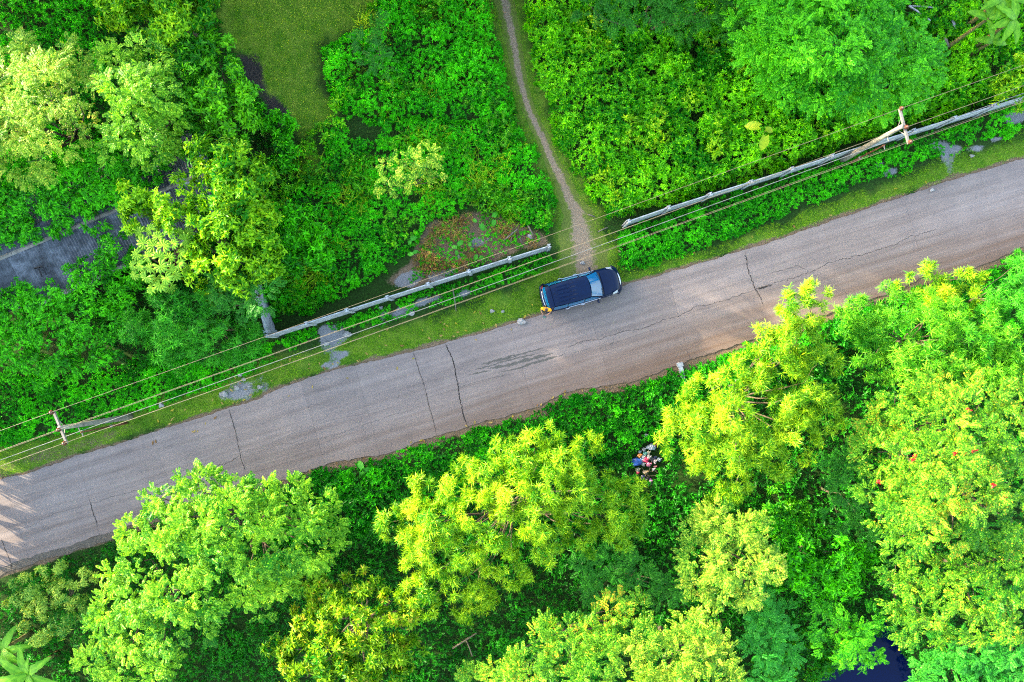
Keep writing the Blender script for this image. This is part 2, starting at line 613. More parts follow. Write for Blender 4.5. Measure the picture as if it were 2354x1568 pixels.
# ------------------------------------------------------------------ where things are (pixels of the 2353 px wide photograph)
ROAD_N = [(-120, 1140), (0, 1101), (60, 1089), (180, 1046), (280, 1016), (343, 995), (440, 966), (525, 937), (588, 920), (650, 888), (720, 864), (800, 842), (870, 826),
          (948, 808), (1022, 788), (1100, 767), (1176, 743), (1260, 718), (1340, 690), (1420, 660), (1507, 634), (1610, 604), (1690, 580), (1765, 559), (1875, 520),
          (1998, 477), (2098, 443), (2198, 410), (2353, 364), (2480, 325)]
ROAD_S = [(-120, 1352), (0, 1305), (83, 1275), (200, 1242), (276, 1214), (400, 1180), (520, 1143), (645, 1107), (728, 1074), (788, 1057), (885, 1044), (965, 1014),
          (1075, 980), (1176, 952), (1243, 934), (1290, 904), (1363, 889), (1460, 876), (1510, 856), (1567, 836), (1610, 820), (1710, 786), (1765, 762), (1900, 722),
          (1998, 690), (2065, 667), (2112, 641), (2215, 623), (2258, 612), (2353, 565), (2480, 520)]
JOINTS = [((-120, 1140), (-120, 1352)), ((7, 1100), (67, 1281)), ((176, 1048), (230, 1230)), ((348, 994), (412, 1176)), ((527, 937), (580, 1126)), ((690, 874), (748, 1068)),
          ((815, 838), (873, 1045)), ((950, 807), (1004, 1003)), ((1172, 744), (1226, 938)), ((1345, 688), (1404, 884)), ((1533, 627), (1585, 829)),
          ((1712, 574), (1762, 763)), ((1890, 515), (1940, 709)), ((2075, 451), (2128, 638)), ((2250, 394), (2300, 590)), ((2480, 325), (2480, 520))]
ZR = 0.035
N_w = PX(ROAD_N)
S_w = PX(ROAD_S)
ROAD_POLY = np.concatenate([N_w, S_w[::-1]])
PATH = [(1125, -140, 24), (1150, -40, 22), (1165, 30, 22), (1183, 110, 18), (1196, 190, 15), (1216, 255, 14), (1243, 310, 16), (1264, 360, 16), (1288, 410, 20), (1306, 450, 24),
        (1326, 490, 36), (1332, 530, 46), (1338, 575, 54), (1348, 625, 56), (1352, 672, 50)]
CLEAR = PX([(505, -140), (880, -140), (860, 30), (850, 60), (735, 105), (728, 190), (768, 250), (760, 290), (715, 310), (735, 380), (715, 410), (690, 390), (690, 320), (640, 250),
            (590, 210), (560, 140), (520, 90), (490, 40)])
DARK_PATCH = PX([(545, 120), (590, 130), (620, 210), (660, 250), (670, 290), (640, 290), (600, 230), (560, 190)])  # near-black ground on the left of the clearing
BROWN = PX([(900, 650), (950, 600), (960, 560), (1000, 510), (1070, 480), (1150, 488), (1210, 520), (1250, 545), (1262, 560), (1100, 615), (960, 660)])
VERGE = PX([(-120, 1050), (0, 1030), (200, 985), (330, 930), (480, 880), (620, 830), (720, 800), (830, 770), (940, 745), (1050, 715), (1180, 668), (1260, 610), (1320, 580), (1400, 545),
            (1430, 575), (1410, 640), (1500, 615), (1650, 575), (1800, 520), (1960, 455), (2120, 395), (2300, 330), (2480, 270), (2480, 325)] + ROAD_N[::-1])
ASH = [(765, 775, 38, 22), (740, 760, 18, 14), (560, 885, 30, 22), (545, 905, 46, 18), (940, 645, 30, 14), (1010, 632, 30, 10), (920, 715, 36, 14), (990, 690, 50, 12), (1070, 675, 30, 12),
       (790, 815, 26, 12), (2172, 352, 14, 26), (2195, 345, 26, 12), (2245, 340, 34, 12), (2330, 275, 40, 24), (2150, 335, 16, 10), (2045, 395, 22, 9), (1095, 560, 18, 10),
       (1060, 590, 16, 8), (760, 838, 28, 8), (2020, 380, 14, 7), (2290, 320, 26, 8)]
POND = PX([(1850, 1640), (1872, 1590), (1915, 1545), (1965, 1505), (2005, 1455), (2035, 1435), (2060, 1480), (2090, 1530), (2105, 1580), (2110, 1640), (2060, 1800), (1900, 1800)])

# ------------------------------------------------------------------ ground
gx = np.concatenate([-np.geomspace(40, 600, 14)[::-1], np.arange(-38, 38.01, 0.16), np.geomspace(40, 600, 14)])
gy = np.concatenate([-np.geomspace(30, 600, 14)[::-1], np.arange(-28, 28.01, 0.16), np.geomspace(30, 600, 14)])
GX, GY = np.meshgrid(gx, gy)
rx, ry = GX.ravel(), GY.ravel()
gz = (fnoise(rx, ry, 3.0, 5) - 0.5) * 0.16
road_sd = sdf(ROAD_POLY, rx, ry)
gz = gz * sstep(0.2, 2.0, road_sd) - 0.01
pond_sd = sdf(POND, rx, ry)
gz -= 1.3 * sstep(0.5, -0.6, pond_sd)
nz = fnoise(rx, ry, 1.2, 9) - 0.5


def mask(poly, soft=0.35, jag=1.1):
    return sstep(soft, -soft, sdf(poly, rx, ry) + nz * jag)


pth_d = dist_line(PX([(a_, b_) for a_, b_, _ in PATH]), rx, ry)
turf = np.maximum(np.maximum(mask(CLEAR), mask(VERGE) * 0.9), sstep(1.7, 0.7, pth_d + nz * 1.2) * 0.8)
dark_patch = mask(DARK_PATCH, 0.5) * 0.9
dirt = mask(BROWN, 0.4) * 0.85
s_d = dist_line(S_w, rx, ry)
n_d = dist_line(N_w, rx, ry)
dirt = np.maximum(dirt, sstep(0.75, 0.2, s_d + nz * 0.6) * 1.3)
dirt = np.maximum(dirt, sstep(0.30, 0.05, n_d + nz * 0.5) * 0.8)
left_dirt = PX([(-40, 1075), (160, 1010), (330, 960), (330, 985), (180, 1045), (-40, 1105)])
dirt = np.maximum(dirt, mask(left_dirt, 0.6) * 0.6)
ash = np.zeros_like(rx)
for ax_, ay_, arx, ary in ASH:
    c = P(ax_, ay_)
    k = H / FP
    u = (rx - c[0]) * math.cos(0.29) + (ry - c[1]) * math.sin(0.29)
    w = -(rx - c[0]) * math.sin(0.29) + (ry - c[1]) * math.cos(0.29)
    q = np.hypot(u / (arx * k), w / (ary * k))
    ash = np.maximum(ash, sstep(1.15, 0.55, q + nz * 2.2))
nx_, ny_ = len(gx), len(gy)
idx = np.arange(nx_ * ny_).reshape(ny_, nx_)
quads = np.stack([idx[:-1, :-1], idx[:-1, 1:], idx[1:, 1:], idx[1:, :-1]], -1).reshape(-1, 4)


def fast_mesh(name, v, quads, attrs=None, smooth=True):
    me = bpy.data.meshes.new(name)
    n = len(v)
    me.vertices.add(n)
    me.vertices.foreach_set('co', np.asarray(v, np.float32).ravel())
    q = np.asarray(quads, np.int32)
    me.loops.add(q.size)
    me.loops.foreach_set('vertex_index', q.ravel())
    me.polygons.add(len(q))
    me.polygons.foreach_set('loop_start', np.arange(0, q.size, 4, dtype=np.int32))
    me.update(calc_edges=True)
    me.polygons.foreach_set('use_smooth', np.full(len(q), smooth, bool))
    for k, a in (attrs or {}).items():
        at = me.attributes.new(k, 'FLOAT', 'POINT')
        at.data.foreach_set('value', np.asarray(a, np.float32))
    return me


ground = structure(link('ground', fast_mesh('ground', np.stack([rx, ry, gz], 1), quads, {'turf': turf, 'dark_patch': dark_patch, 'dirt': dirt, 'ash': ash}), M['ground']))

# pond
pw = np.array([[p[0], p[1], -0.35] for p in PX([(1790, 1400), (2160, 1400), (2160, 1900), (1790, 1900)])])
pond = structure(part('pond_water', pw, [(3, 2, 1, 0)], M['water']))

# ------------------------------------------------------------------ road: bed and concrete slabs
def along(poly, a, b, n):
    """n points of the polyline between the spots nearest to a and b."""
    poly = np.asarray(poly, float)
    seg = np.r_[0, np.cumsum(np.linalg.norm(np.diff(poly, axis=0), axis=1))]

    def param(p):
        best = (1e18, 0)
        for i in range(len(poly) - 1):
            ab = poly[i + 1] - poly[i]
            t = np.clip((p - poly[i]) @ ab / (ab @ ab), 0, 1)
            d = np.linalg.norm(poly[i] + t * ab - p)
            best = min(best, (d, seg[i] + t * np.linalg.norm(ab)))
        return best[1]
    s = np.linspace(param(np.asarray(a, float)), param(np.asarray(b, float)), n)
    return np.stack([np.interp(s, seg, poly[:, 0]), np.interp(s, seg, poly[:, 1])], 1)


bed_v, bed_f = [], []
nb = along(N_w, N_w[0], N_w[-1], 90)
sb = along(S_w, S_w[0], S_w[-1], 90)
for i in range(90):
    d = nb[i] - sb[i]
    d /= np.linalg.norm(d)
    bed_v += [[*(nb[i] - d * 0.25), 0.012], [*(sb[i] + d * 0.40), 0.012]]
for i in range(89):
    bed_f.append((2 * i, 2 * i + 1, 2 * i + 3, 2 * i + 2))
road = structure(part('road', bed_v, bed_f, M['crack']))


def slab(N, S, f0, f1, rag0, rag1, g0, g1):
    """One concrete slab between two joints: N, S edge polylines (n,2), f0..f1 the part of the width it takes."""
    n = len(N)
    rows = 9
    fr = np.linspace(f0, f1, rows)
    t = np.linspace(0, 1, n)
    L = np.linalg.norm(N[-1] - N[0])
    t = g0 / L + t * (1 - (g0 + g1) / L)
    tt = np.linspace(0, 1, n)
    Nn = np.stack([np.interp(t, tt, N[:, 0]), np.interp(t, tt, N[:, 1])], 1)
    Ss = np.stack([np.interp(t, tt, S[:, 0]), np.interp(t, tt, S[:, 1])], 1)
    v, silt = [], []
    for r in range(rows):
        p = Nn + (Ss - Nn) * fr[r]
        if r == 0 and rag0:
            nn = (fnoise(p[:, 0], p[:, 1], 0.55, 31) - 0.5) * 2 * rag0 + (vnoise(p[:, 0], p[:, 1], 0.16, 33) - 0.5) * rag0
            p = p + (Ss - Nn) / np.linalg.norm(Ss - Nn, axis=1)[:, None] * (nn + rag0 * 0.2)[:, None]
        if r == rows - 1 and rag1:
            nn = (fnoise(p[:, 0], p[:, 1], 0.8, 41) - 0.5) * 2 * rag1 + (vnoise(p[:, 0], p[:, 1], 0.2, 43) - 0.5) * rag1
            p = p + (Ss - Nn) / np.linalg.norm(Ss - Nn, axis=1)[:, None] * nn[:, None]
        for q in p:
            v.append((q[0], q[1], ZR))
            silt.append(sstep(0.35, 1.05, fr[r]) * (0.25 + 0.75 * sstep(-16, 8, q[0])))
    f = []
    for r in range(rows - 1):
        for i in range(n - 1):
            a = r * n + i
            f.append((a, a + n, a + n + 1, a + 1))
    ring = list(range(n)) + [r * n + n - 1 for r in range(1, rows)] + [(rows - 1) * n + i for i in range(n - 2, -1, -1)] + [r * n for r in range(rows - 2, 0, -1)]
    base = len(v)
    for k in ring:
        v.append((v[k][0], v[k][1], -0.06))
        silt.append(silt[k])
    m = len(ring)
    for k in range(m):
        f.append((ring[k], ring[(k + 1) % m], base + (k + 1) % m, base + k))
    me = mesh('slab', v, f)
    at = me.attributes.new('silt', 'FLOAT', 'POINT')
    at.data.foreach_set('value', np.asarray(silt, np.float32))
    return me


for j in range(len(JOINTS) - 1):
    (a0, b0), (a1, b1) = JOINTS[j], JOINTS[j + 1]
    N = along(N_w, PX([a0])[0], PX([a1])[0], 34)
    S = along(S_w, PX([b0])[0], PX([b1])[0], 34)
    m = 0.545 + 0.01 * math.sin(j)
    link('slab', slab(N, S, 0.0, m - 0.0006, 0.075, 0, 0.0035, 0.0035), M['road'], road)
    link('slab', slab(N, S, m + 0.0006, 1.0, 0, 0.10, 0.0035, 0.0035), M['road'], road)


def ribbon(name, pts, w, z, mat, parent, jag=0.05, seed=0, step=0.07):
    pts = PX(pts)
    g = np.random.default_rng(seed)
    L = np.linalg.norm(np.diff(pts, axis=0), axis=1)
    n = max(4, int(L.sum() / step))
    p = along(pts, pts[0], pts[-1], n)
    t = np.gradient(p, axis=0)
    t /= np.linalg.norm(t, axis=1)[:, None]
    nn = np.stack([-t[:, 1], t[:, 0]], 1)
    off = np.cumsum(g.normal(0, jag * 0.45, n))
    off -= np.linspace(off[0], off[-1], n)
    off = off * 0.5 + g.normal(0, jag * 0.3, n)
    p = p + nn * off[:, None]
    ww = w * (0.35 + 1.1 * g.random(n)) * np.clip(np.minimum(np.arange(n), np.arange(n)[::-1]) / 4, 0.15, 1)
    v = []
    for i in range(n):
        v += [[*(p[i] + nn[i] * ww[i] / 2), z], [*(p[i] - nn[i] * ww[i] / 2), z]]
    f = [(2 * i, 2 * i + 1, 2 * i + 3, 2 * i + 2) for i in range(n - 1)]
    return part(name, v, f, mat, parent)


CR = M['crack']
CH = M['hair_crack']
ribbon('crack', [(1022, 789), (1038, 823), (1047, 856), (1052, 890), (1058, 923), (1065, 956), (1076, 979)], 0.06, ZR + 0.004, CR, road, 0.05, 1)
ribbon('crack', [(1712, 578), (1717, 613), (1727, 643), (1735, 663), (1747, 683), (1755, 704)], 0.045, ZR + 0.004, CR, road, 0.06, 2)
ribbon('crack', [(1300, 798), (1343, 780), (1376, 781), (1420, 764), (1470, 754), (1511, 737), (1554, 724), (1604, 702), (1653, 695), (1694, 682), (1735, 664)], 0.022, ZR + 0.005, CR, road, 0.07, 3)
ribbon('crack', [(1735, 664), (1765, 656), (1858, 623), (1898, 604), (1965, 584), (2055, 559), (2085, 548), (2150, 527)], 0.022, ZR + 0.006, CR, road, 0.07, 4)
ribbon('crack', [(1765, 628), (1800, 622), (1830, 612), (1858, 623)], 0.02, ZR + 0.007, CH, road, 0.05, 5)
ribbon('crack', [(1735, 666), (1752, 662), (1775, 655)], 0.09, ZR + 0.008, CR, road, 0.05, 6)
ribbon('crack', [(440, 1090), (480, 1078), (530, 1060), (552, 1046)], 0.03, ZR + 0.004, CR, road, 0.07, 7)
ribbon('crack', [(208, 1155), (260, 1140), (330, 1118), (378, 1100), (440, 1090)], 0.016, ZR + 0.005, CH, road, 0.07, 8)
ribbon('crack', [(588, 1040), (650, 1022), (690, 1020), (740, 1002), (780, 992), (815, 975), (870, 965), (925, 948), (978, 930)], 0.014, ZR + 0.004, CH, road, 0.08, 9)
ribbon('crack', [(0, 1225), (60, 1212), (130, 1182), (205, 1158)], 0.014, ZR + 0.004, CH, road, 0.07, 10)
ribbon('crack', [(2, 1235), (12, 1265), (22, 1290), (28, 1312)], 0.04, ZR + 0.006, CR, road, 0.05, 11)
ribbon('crack', [(205, 1145), (214, 1175), (226, 1210)], 0.035, ZR + 0.006, CR, road, 0.04, 12)
ribbon('crack', [(950, 809), (962, 848), (975, 890), (985, 930), (995, 970), (1003, 1000)], 0.028, ZR + 0.0045, CR, road, 0.03, 13)
ribbon('crack', [(1055, 888), (1100, 876), (1176, 858)], 0.016, ZR + 0.004, CH, road, 0.03, 14)
ribbon('crack', [(527, 940), (540, 990), (552, 1044), (565, 1086)], 0.03, ZR + 0.0055, CR, road, 0.03, 15)
for k, (a, b, w) in enumerate([((1105, 838), (1250, 800), .10), ((1090, 850), (1235, 812), .07), ((1120, 848), (1270, 812), .16), ((1180, 850), (1283, 818), .13), ((1075, 862), (1130, 852), .08),
                               ((1220, 836), (1262, 826), .06), ((1285, 818), (1300, 812), .10), ((1145, 856), (1200, 846), .06), ((1400, 792), (1410, 788), .2), ((1140, 832), (1190, 818), .07)]):
    ribbon('scrape_mark', [a, b], w, ZR + 0.0032 + 0.0003 * k, M['scrape'], road, 0.04, 60 + k, 0.10)
ribbon('tar_mark', [(912, 917), (918, 908)], 0.09, ZR + 0.0072, M['crack'], road, 0.01, 90)

# shoulder of hard earth along the lower left edge of the road
sh = along(S_w, PX([(-120, 1352)])[0], PX([(290, 1208)])[0], 60)
v = []
for i, q in enumerate(sh):
    t = np.array([0.29, 0.957]) * -1
    e = 0.42 + (fnoise(q[0], q[1], 0.6, 3) - 0.5) * 0.3
    v += [[*(q - t * 0.05), 0.022], [*(q + np.array([0.29, -0.957]) * e), 0.024]]
structure(part('road_shoulder', v, [(2 * i, 2 * i + 1, 2 * i + 3, 2 * i + 2) for i in range(59)], M['shoulder']))

# footpath
pp = np.array(PATH, float)
seg = np.r_[0, np.cumsum(np.linalg.norm(np.diff(pp[:, :2], axis=0), axis=1))]
ss = np.linspace(0, seg[-1], 130)
cx = np.interp(ss, seg, pp[:, 0])
cy = np.interp(ss, seg, pp[:, 1])
cw = np.interp(ss, seg, pp[:, 2])
cen = PX(np.stack([cx, cy], 1))
tt = np.gradient(cen, axis=0)
tt /= np.linalg.norm(tt, axis=1)[:, None]
nn = np.stack([-tt[:, 1], tt[:, 0]], 1)
v, ed = [], []
for r in range(9):
    u = -1 + 2 * r / 8
    hw = cw * H / FP * (1 + 0.5 * (fnoise(cen[:, 0] + 5 * np.sign(u), cen[:, 1], 0.8, 8) - 0.5))
    q = cen + nn * (u * hw)[:, None]
    for a in q:
        h = (fnoise(a[0], a[1], 3.0, 5) - 0.5) * 0.16 * sstep(0.2, 2.0, sdf(ROAD_POLY, np.array([a[0]]), np.array([a[1]]))[0])
        v.append((a[0], a[1], h + 0.012 - 0.02 * abs(u)))
        ed.append(abs(u) * 0.9)
pq = np.array([(r * 130 + i, r * 130 + i + 1, (r + 1) * 130 + i + 1, (r + 1) * 130 + i) for r in range(8) for i in range(129)])
structure(link('footpath', fast_mesh('footpath', v, pq, {'edge': ed}), M['path']))


# ------------------------------------------------------------------ leaves
def leaf_quad(o, d, up, L, W, fold=0.12, droop=0.1, mid=0.45):
    o = np.asarray(o, float)
    d = np.asarray(d, float)
    d = d / np.linalg.norm(d)
    s = np.cross(d, up)
    s /= np.linalg.norm(s) + 1e-9
    u = np.cross(s, d)
    return np.array([o, o + d * L * mid + s * W / 2 + u * fold * W, o + d * L - u * droop * L, o + d * L * mid - s * W / 2 + u * fold * W])


ZU = np.array([0, 0, 1.0])


def t_rosette(g, n=7, wid=0.36, lo=0.0, hi=0.9):
    out = []
    for i in range(n):
        a = 2 * math.pi * i / n + g.normal() * 0.25
        e = lo + (hi - lo) * g.random()
        out.append(leaf_quad((0, 0, 0.12 * e), (math.cos(a) * math.cos(e), math.sin(a) * math.cos(e), math.sin(e)), ZU, 0.75 + 0.3 * g.random(), wid, 0.15, 0.15))
    return np.array(out)


def t_frond(g, n=7, ll=0.30, lw=0.13, ang=1.05):
    out = []
    for i in range(n):
        t = 0.14 + 0.86 * i / (n - 1)
        o = np.array([t, 0, 0.22 * t - 0.5 * t * t])
        k = ll * (1.1 - 0.5 * abs(t - 0.45)) * (0.9 + 0.2 * g.random())
        for s in (-1, 1):
            out.append(leaf_quad(o, (math.cos(ang), s * math.sin(ang), -0.15 + g.normal() * 0.12), ZU, k, lw, 0.05, 0.1, 0.5))
    out.append(leaf_quad((1, 0, -0.28), (1, 0, -0.6), ZU, ll, lw, 0.05, 0.1, 0.5))
    return np.array(out)


def t_spray(g, n=11, wid=0.085):
    out = []
    for i in range(n):
        a = 2 * math.pi * g.random()
        e = math.asin(-0.15 + 1.1 * g.random())
        out.append(leaf_quad((0, 0, 0), (math.cos(a) * math.cos(e), math.sin(a) * math.cos(e), math.sin(e)), ZU + g.normal(size=3) * 0.2, 0.55 + 0.5 * g.random(), wid, 0.0, 0.15, 0.4))
    return np.array(out)


def t_leafy(g, n=8, wid=0.22):
    out = []
    for i in range(n):
        a = i * 2.4 + g.normal() * 0.4
        e = -0.3 + 1.1 * g.random()
        h = 0.5 * i / n
        out.append(leaf_quad((0, 0, h), (math.cos(a) * math.cos(e), math.sin(a) * math.cos(e), math.sin(e)), ZU, 0.5 + 0.25 * g.random(), wid, 0.12, 0.18))
    return np.array(out)


def t_palm(g, n=7, wid=0.24):
    out = []
    for i in range(n):
        a = -2.5 + 5.0 * i / (n - 1) + g.normal() * 0.08
        out.append(leaf_quad((0, 0, 0), (math.cos(a), math.sin(a), 0.1 + g.normal() * 0.1), ZU, 0.8 + 0.25 * math.cos(a), wid, 0.15, 0.3, 0.6))
    return np.array(out)


def t_grass(g, n=5, wid=0.10):
    out = []
    for i in range(n):
        a = 6.28 * g.random()
        e = 0.5 + 0.8 * g.random()
        out.append(leaf_quad((g.normal() * 0.2, g.normal() * 0.2, 0), (math.cos(a) * math.cos(e), math.sin(a) * math.cos(e), math.sin(e)), ZU + g.normal(size=3) * 0.3, 0.6 + 0.6 * g.random(), wid, 0, 0.2, 0.35))
    return np.array(out)


def t_hang(g, n=7):
    """Drooping shoot: leaves lie over one another pointing down and out."""
    out = []
    for i in range(n):
        a = g.normal() * 0.55
        t = i / n
        out.append(leaf_quad((0.55 * t, g.normal() * 0.10, 0.12 - 0.35 * t * t), (math.cos(a), math.sin(a), -0.35 - 0.5 * g.random()), ZU, 0.36 + 0.16 * g.random(), 0.16, 0.12, 0.15))
    return np.array(out)


def variants(fn, k=6, **kw):
    return [fn(np.random.default_rng(100 + i), **kw) for i in range(k)]


TM = {
    'rosette': variants(t_rosette), 'frond': variants(t_frond), 'fern': variants(t_frond, n=6, ll=0.34, lw=0.19, ang=0.95), 'spray': variants(t_spray), 'leafy': variants(t_leafy),
    'palm': variants(t_palm), 'grass': variants(t_grass), 'hang': variants(t_hang), 'bigrosette': variants(t_rosette, n=9, wid=0.27, lo=-0.1, hi=0.75),
    'straw': variants(t_grass, n=4, wid=0.05),
}


def scatter(pos, d, sc, tmpl, mode, tone, g, jit=0.27):
    """Leaf clusters at pos, axis d, size sc -> (verts, tone)."""
    n = len(pos)
    d = d / (np.linalg.norm(d, axis=1)[:, None] + 1e-9)
    if mode == 'z':
        r = g.normal(size=(n, 3))
        x = np.cross(d, r)
        x /= np.linalg.norm(x, axis=1)[:, None] + 1e-9
        z = d
    else:
        x = d
        up = np.array([0, 0, 1.0]) + g.normal(size=(n, 3)) * 0.25
        z = up - x * np.sum(up * x, 1)[:, None]
        z /= np.linalg.norm(z, axis=1)[:, None] + 1e-9
    y = np.cross(z, x)
    R = np.stack([x, y, z], 2) * sc[:, None, None]
    pick = g.integers(0, len(tmpl), n)
    V, T = [], []
    for k, t in enumerate(tmpl):
        s = np.nonzero(pick == k)[0]
        if len(s) == 0:
            continue
        vv = np.einsum('nij,lkj->nlki', R[s], t) + pos[s][:, None, None, :]
        V.append(vv.reshape(-1, 3))
        tn = np.clip(tone[s][:, None] + g.normal(0, jit, (len(s), t.shape[0])), 0, 1)
        T.append(np.repeat(tn.ravel(), 4))
    return np.concatenate(V), np.concatenate(T)


def leaves_obj(name, V, T, mat, parent=None):
    if parent is not None:
        V = V - origin_of(parent)
    me = fast_mesh(name, V, np.arange(len(V)).reshape(-1, 4), {'tone': T}, False)
    o = link(name, me, mat, parent)
    o['kind'] = 'stuff'
    return o


NQ = [0]
# species: template, mode, size range, clusters per square metre of lump surface, leaf material, flatness
SP = {
    'bamboo': ('spray', 'z', (0.24, 0.46), 34, 'bamboo', 0.85),
    'pinnate': ('frond', 'x', (0.30, 0.46), 20, 'pinnate', 0.75),
    'lamtoro': ('fern', 'x', (0.26, 0.42), 25, 'lamtoro', 0.75),
    'broad': ('leafy', 'z', (0.34, 0.55), 20, 'broad', 0.8),
    'hang': ('hang', 'x', (0.34, 0.52), 26, 'vine', 0.75),
    'cassava': ('palm', 'z', (0.20, 0.32), 26, 'cassava', 0.75),
    'magnolia': ('bigrosette', 'z', (0.26, 0.40), 15, 'magnolia', 0.8),
}


def crown(lumps, sp, g, dens=1.0, mat=None):
    tm, mode, (s0, s1), dn, m0, flat = SP[sp]
    Ps, Ds, Ss, Ts = [], [], [], []
    for (c, r) in lumps:
        nsub = max(6, int(11 * r))
        tone_l = 0.45 + g.normal() * 0.13
        for _ in range(nsub):
            d = g.normal(size=3)
            d[2] = abs(d[2]) * 1.0 - 0.35
            d /= np.linalg.norm(d)
            k = r * (0.62 + 0.42 * g.random())
            sc = c + d * k * np.array([1, 1, flat])
            rs = r * (0.24 + 0.20 * g.random())
            m = max(3, int(dn * dens * 2 * math.pi * r * r / nsub))
            e = g.normal(size=(m, 3))
            e /= np.linalg.norm(e, axis=1)[:, None]
            e *= (g.random(m) ** 0.45)[:, None]
            e[:, 2] *= 0.75
            p = sc + e * rs
            o = (p - c) / r
            dd = o * 0.9 + e * 0.5 + np.array([0, 0, 0.45]) + g.normal(size=(m, 3)) * 0.35
            if mode == 'x':
                dd = o * np.array([1, 1, 0.35]) + e * 0.5 * np.array([1, 1, 0.3]) + g.normal(size=(m, 3)) * np.array([0.55, 0.55, 0.18]) + np.array([0, 0, 0.1])
            Ps.append(p)
            Ds.append(dd)
            Ss.append(s0 + (s1 - s0) * g.random(m))
            Ts.append(np.full(m, tone_l + g.normal() * 0.12))
    P_, D_, S_, T_ = np.concatenate(Ps), np.concatenate(Ds), np.concatenate(Ss), np.concatenate(Ts)
    V, T = scatter(P_, D_, S_, TM[tm], mode, T_, g)
    NQ[0] += len(V) // 4
    return V, T, M[mat or m0]


def limb(a, b, r0, r1, g, n=7, sag=0.12):
    t = np.linspace(0, 1, n)[:, None]
    L = np.linalg.norm(b - a)
    mid = (a + b) / 2 + np.array([g.normal() * sag * L, g.normal() * sag * L, 0.12 * L])
    p = a * (1 - t) ** 2 + 2 * mid * t * (1 - t) + b * t ** 2
    p[1:-1] += g.normal(size=(n - 2, 3)) * 0.02 * L
    return tube(p, np.linspace(r0, r1, n), 6)


TREES = []
SHADE_TREES = [(-48 + 4.6 * k, 24.5 + 2.2 * math.sin(k * 1.9), 10.5 + 1.4 * math.sin(k * 2.7)) for k in range(15)] + [(-46 + 4.4 * k, 30 + 1.5 * math.sin(k), 14.0 + math.sin(k * 1.3)) for k in range(13)] + \
        [(-37.5 - 1.5 * math.sin(k * 2), 18 - 5.0 * k, 6.6 + 0.6 * math.sin(k * 3)) for k in range(3)] + [(-36 - 1.2 * math.sin(k * 2), 12.5 - 2.7 * k, (10.0 if k < 3 else 7.6) + 0.5 * math.sin(k * 3)) for k in range(10)] + [(-33 - 0.5 * math.sin(k * 2), 2.0 - 1.7 * k, 3.4 + 0.4 * math.sin(k * 3)) for k in range(9)] + [(-32 - 0.4 * math.sin(k * 2.3), -1.5 - 1.0 * k, 2.6 + 0.2 * math.sin(k * 3)) for k in range(11)] + [(-33.2 - 0.4 * math.sin(k * 2.9), -1.0 - 1.0 * k, 3.0 + 0.2 * math.sin(k * 3)) for k in range(11)]  # x, y, height of the unseen trees added to shade the road


def tree(name, label, sp, lumps, cat='tree', group=None, mat=None, dens=1.0, trunk=0.13, seed=None, bark='bark', full=1.12):
    seed = len(TREES) * 7 + 13 if seed is None else seed
    g = np.random.default_rng(seed)
    LW = [(P(px, py, z), rp * full * (H - z) / FP) for px, py, rp, z in lumps]
    w = np.array([r * r for _, r in LW])
    cen = (np.array([c for c, _ in LW]) * w[:, None]).sum(0) / w.sum()
    root = thing(name, label, cat, (cen[0], cen[1], 0), group)
    zmin = min(c[2] for c, _ in LW)
    fork = np.array([cen[0] + g.normal() * 0.15, cen[1] + g.normal() * 0.15, max(0.35, 0.42 * zmin)])
    n = 6
    tp = np.linspace(0, 1, n)[:, None] * (fork - np.array([cen[0], cen[1], -0.08])) + np.array([cen[0], cen[1], -0.08])
    tp[1:-1, :2] += g.normal(size=(n - 2, 2)) * 0.04
    v, f = tube(tp, np.linspace(trunk * 1.25, trunk * 0.8, n), 9)
    part('trunk', v, f, M[bark], root, True)
    for c, r in LW:
        v, f = limb(fork, c + np.array([0, 0, -0.1 * r]), trunk * 0.55, trunk * 0.12, g)
        part('branch', v, f, M[bark], root, True)
    V, T, mm = crown(LW, sp, g, dens, mat)
    leaves_obj('crown', V, T, mm, root)
    TREES.append(root)
    return root, LW


# --- upper left of the road
tree('feathery_tree', 'pale feathery-leaved tree glowing in the sun at the left edge above the shed', 'pinnate',
     [(40, 130, 45, 6), (100, 120, 45, 6.3), (160, 140, 42, 6), (40, 210, 55, 6.5), (110, 205, 58, 7), (175, 215, 45, 6), (30, 300, 55, 6.8), (105, 315, 50, 6.2), (60, 370, 50, 5.5),
      (-30, 250, 60, 6), (-30, 340, 55, 5.6), (190, 290, 30, 5)], mat='pinnate_pale')
tree('sunlit_tree', 'tall yellow-green tree catching the sun, between the pale feathery tree and the broad-leaved trees', 'lamtoro',
     [(330, 150, 50, 6), (280, 130, 40, 5.5), (300, 220, 58, 6.5), (360, 210, 45, 6.2), (310, 290, 55, 6), (280, 345, 38, 5.2), (350, 330, 40, 5), (380, 270, 35, 5.2)])
tree('broad_leaved_tree', 'broad-leaved tree cut by the top edge, left of the grass clearing', 'broad',
     [(330, 45, 45, 5.8), (390, 60, 45, 5.5), (270, 10, 42, 5.5), (440, 25, 45, 5.2), (400, -20, 55, 5.5), (480, 10, 28, 4.5), (330, -30, 50, 5.5)], mat='broad_bright')
tree('broad_leaved_tree', 'deep green large-leaved tree overhanging the dark patch of the clearing', 'broad',
     [(440, 140, 45, 5), (500, 130, 40, 4.8), (510, 180, 45, 5.2), (540, 220, 40, 5), (470, 205, 48, 5.2), (540, 285, 36, 4.6), (450, 265, 42, 4.5), (425, 320, 34, 4.2), (500, 250, 40, 4.8)])
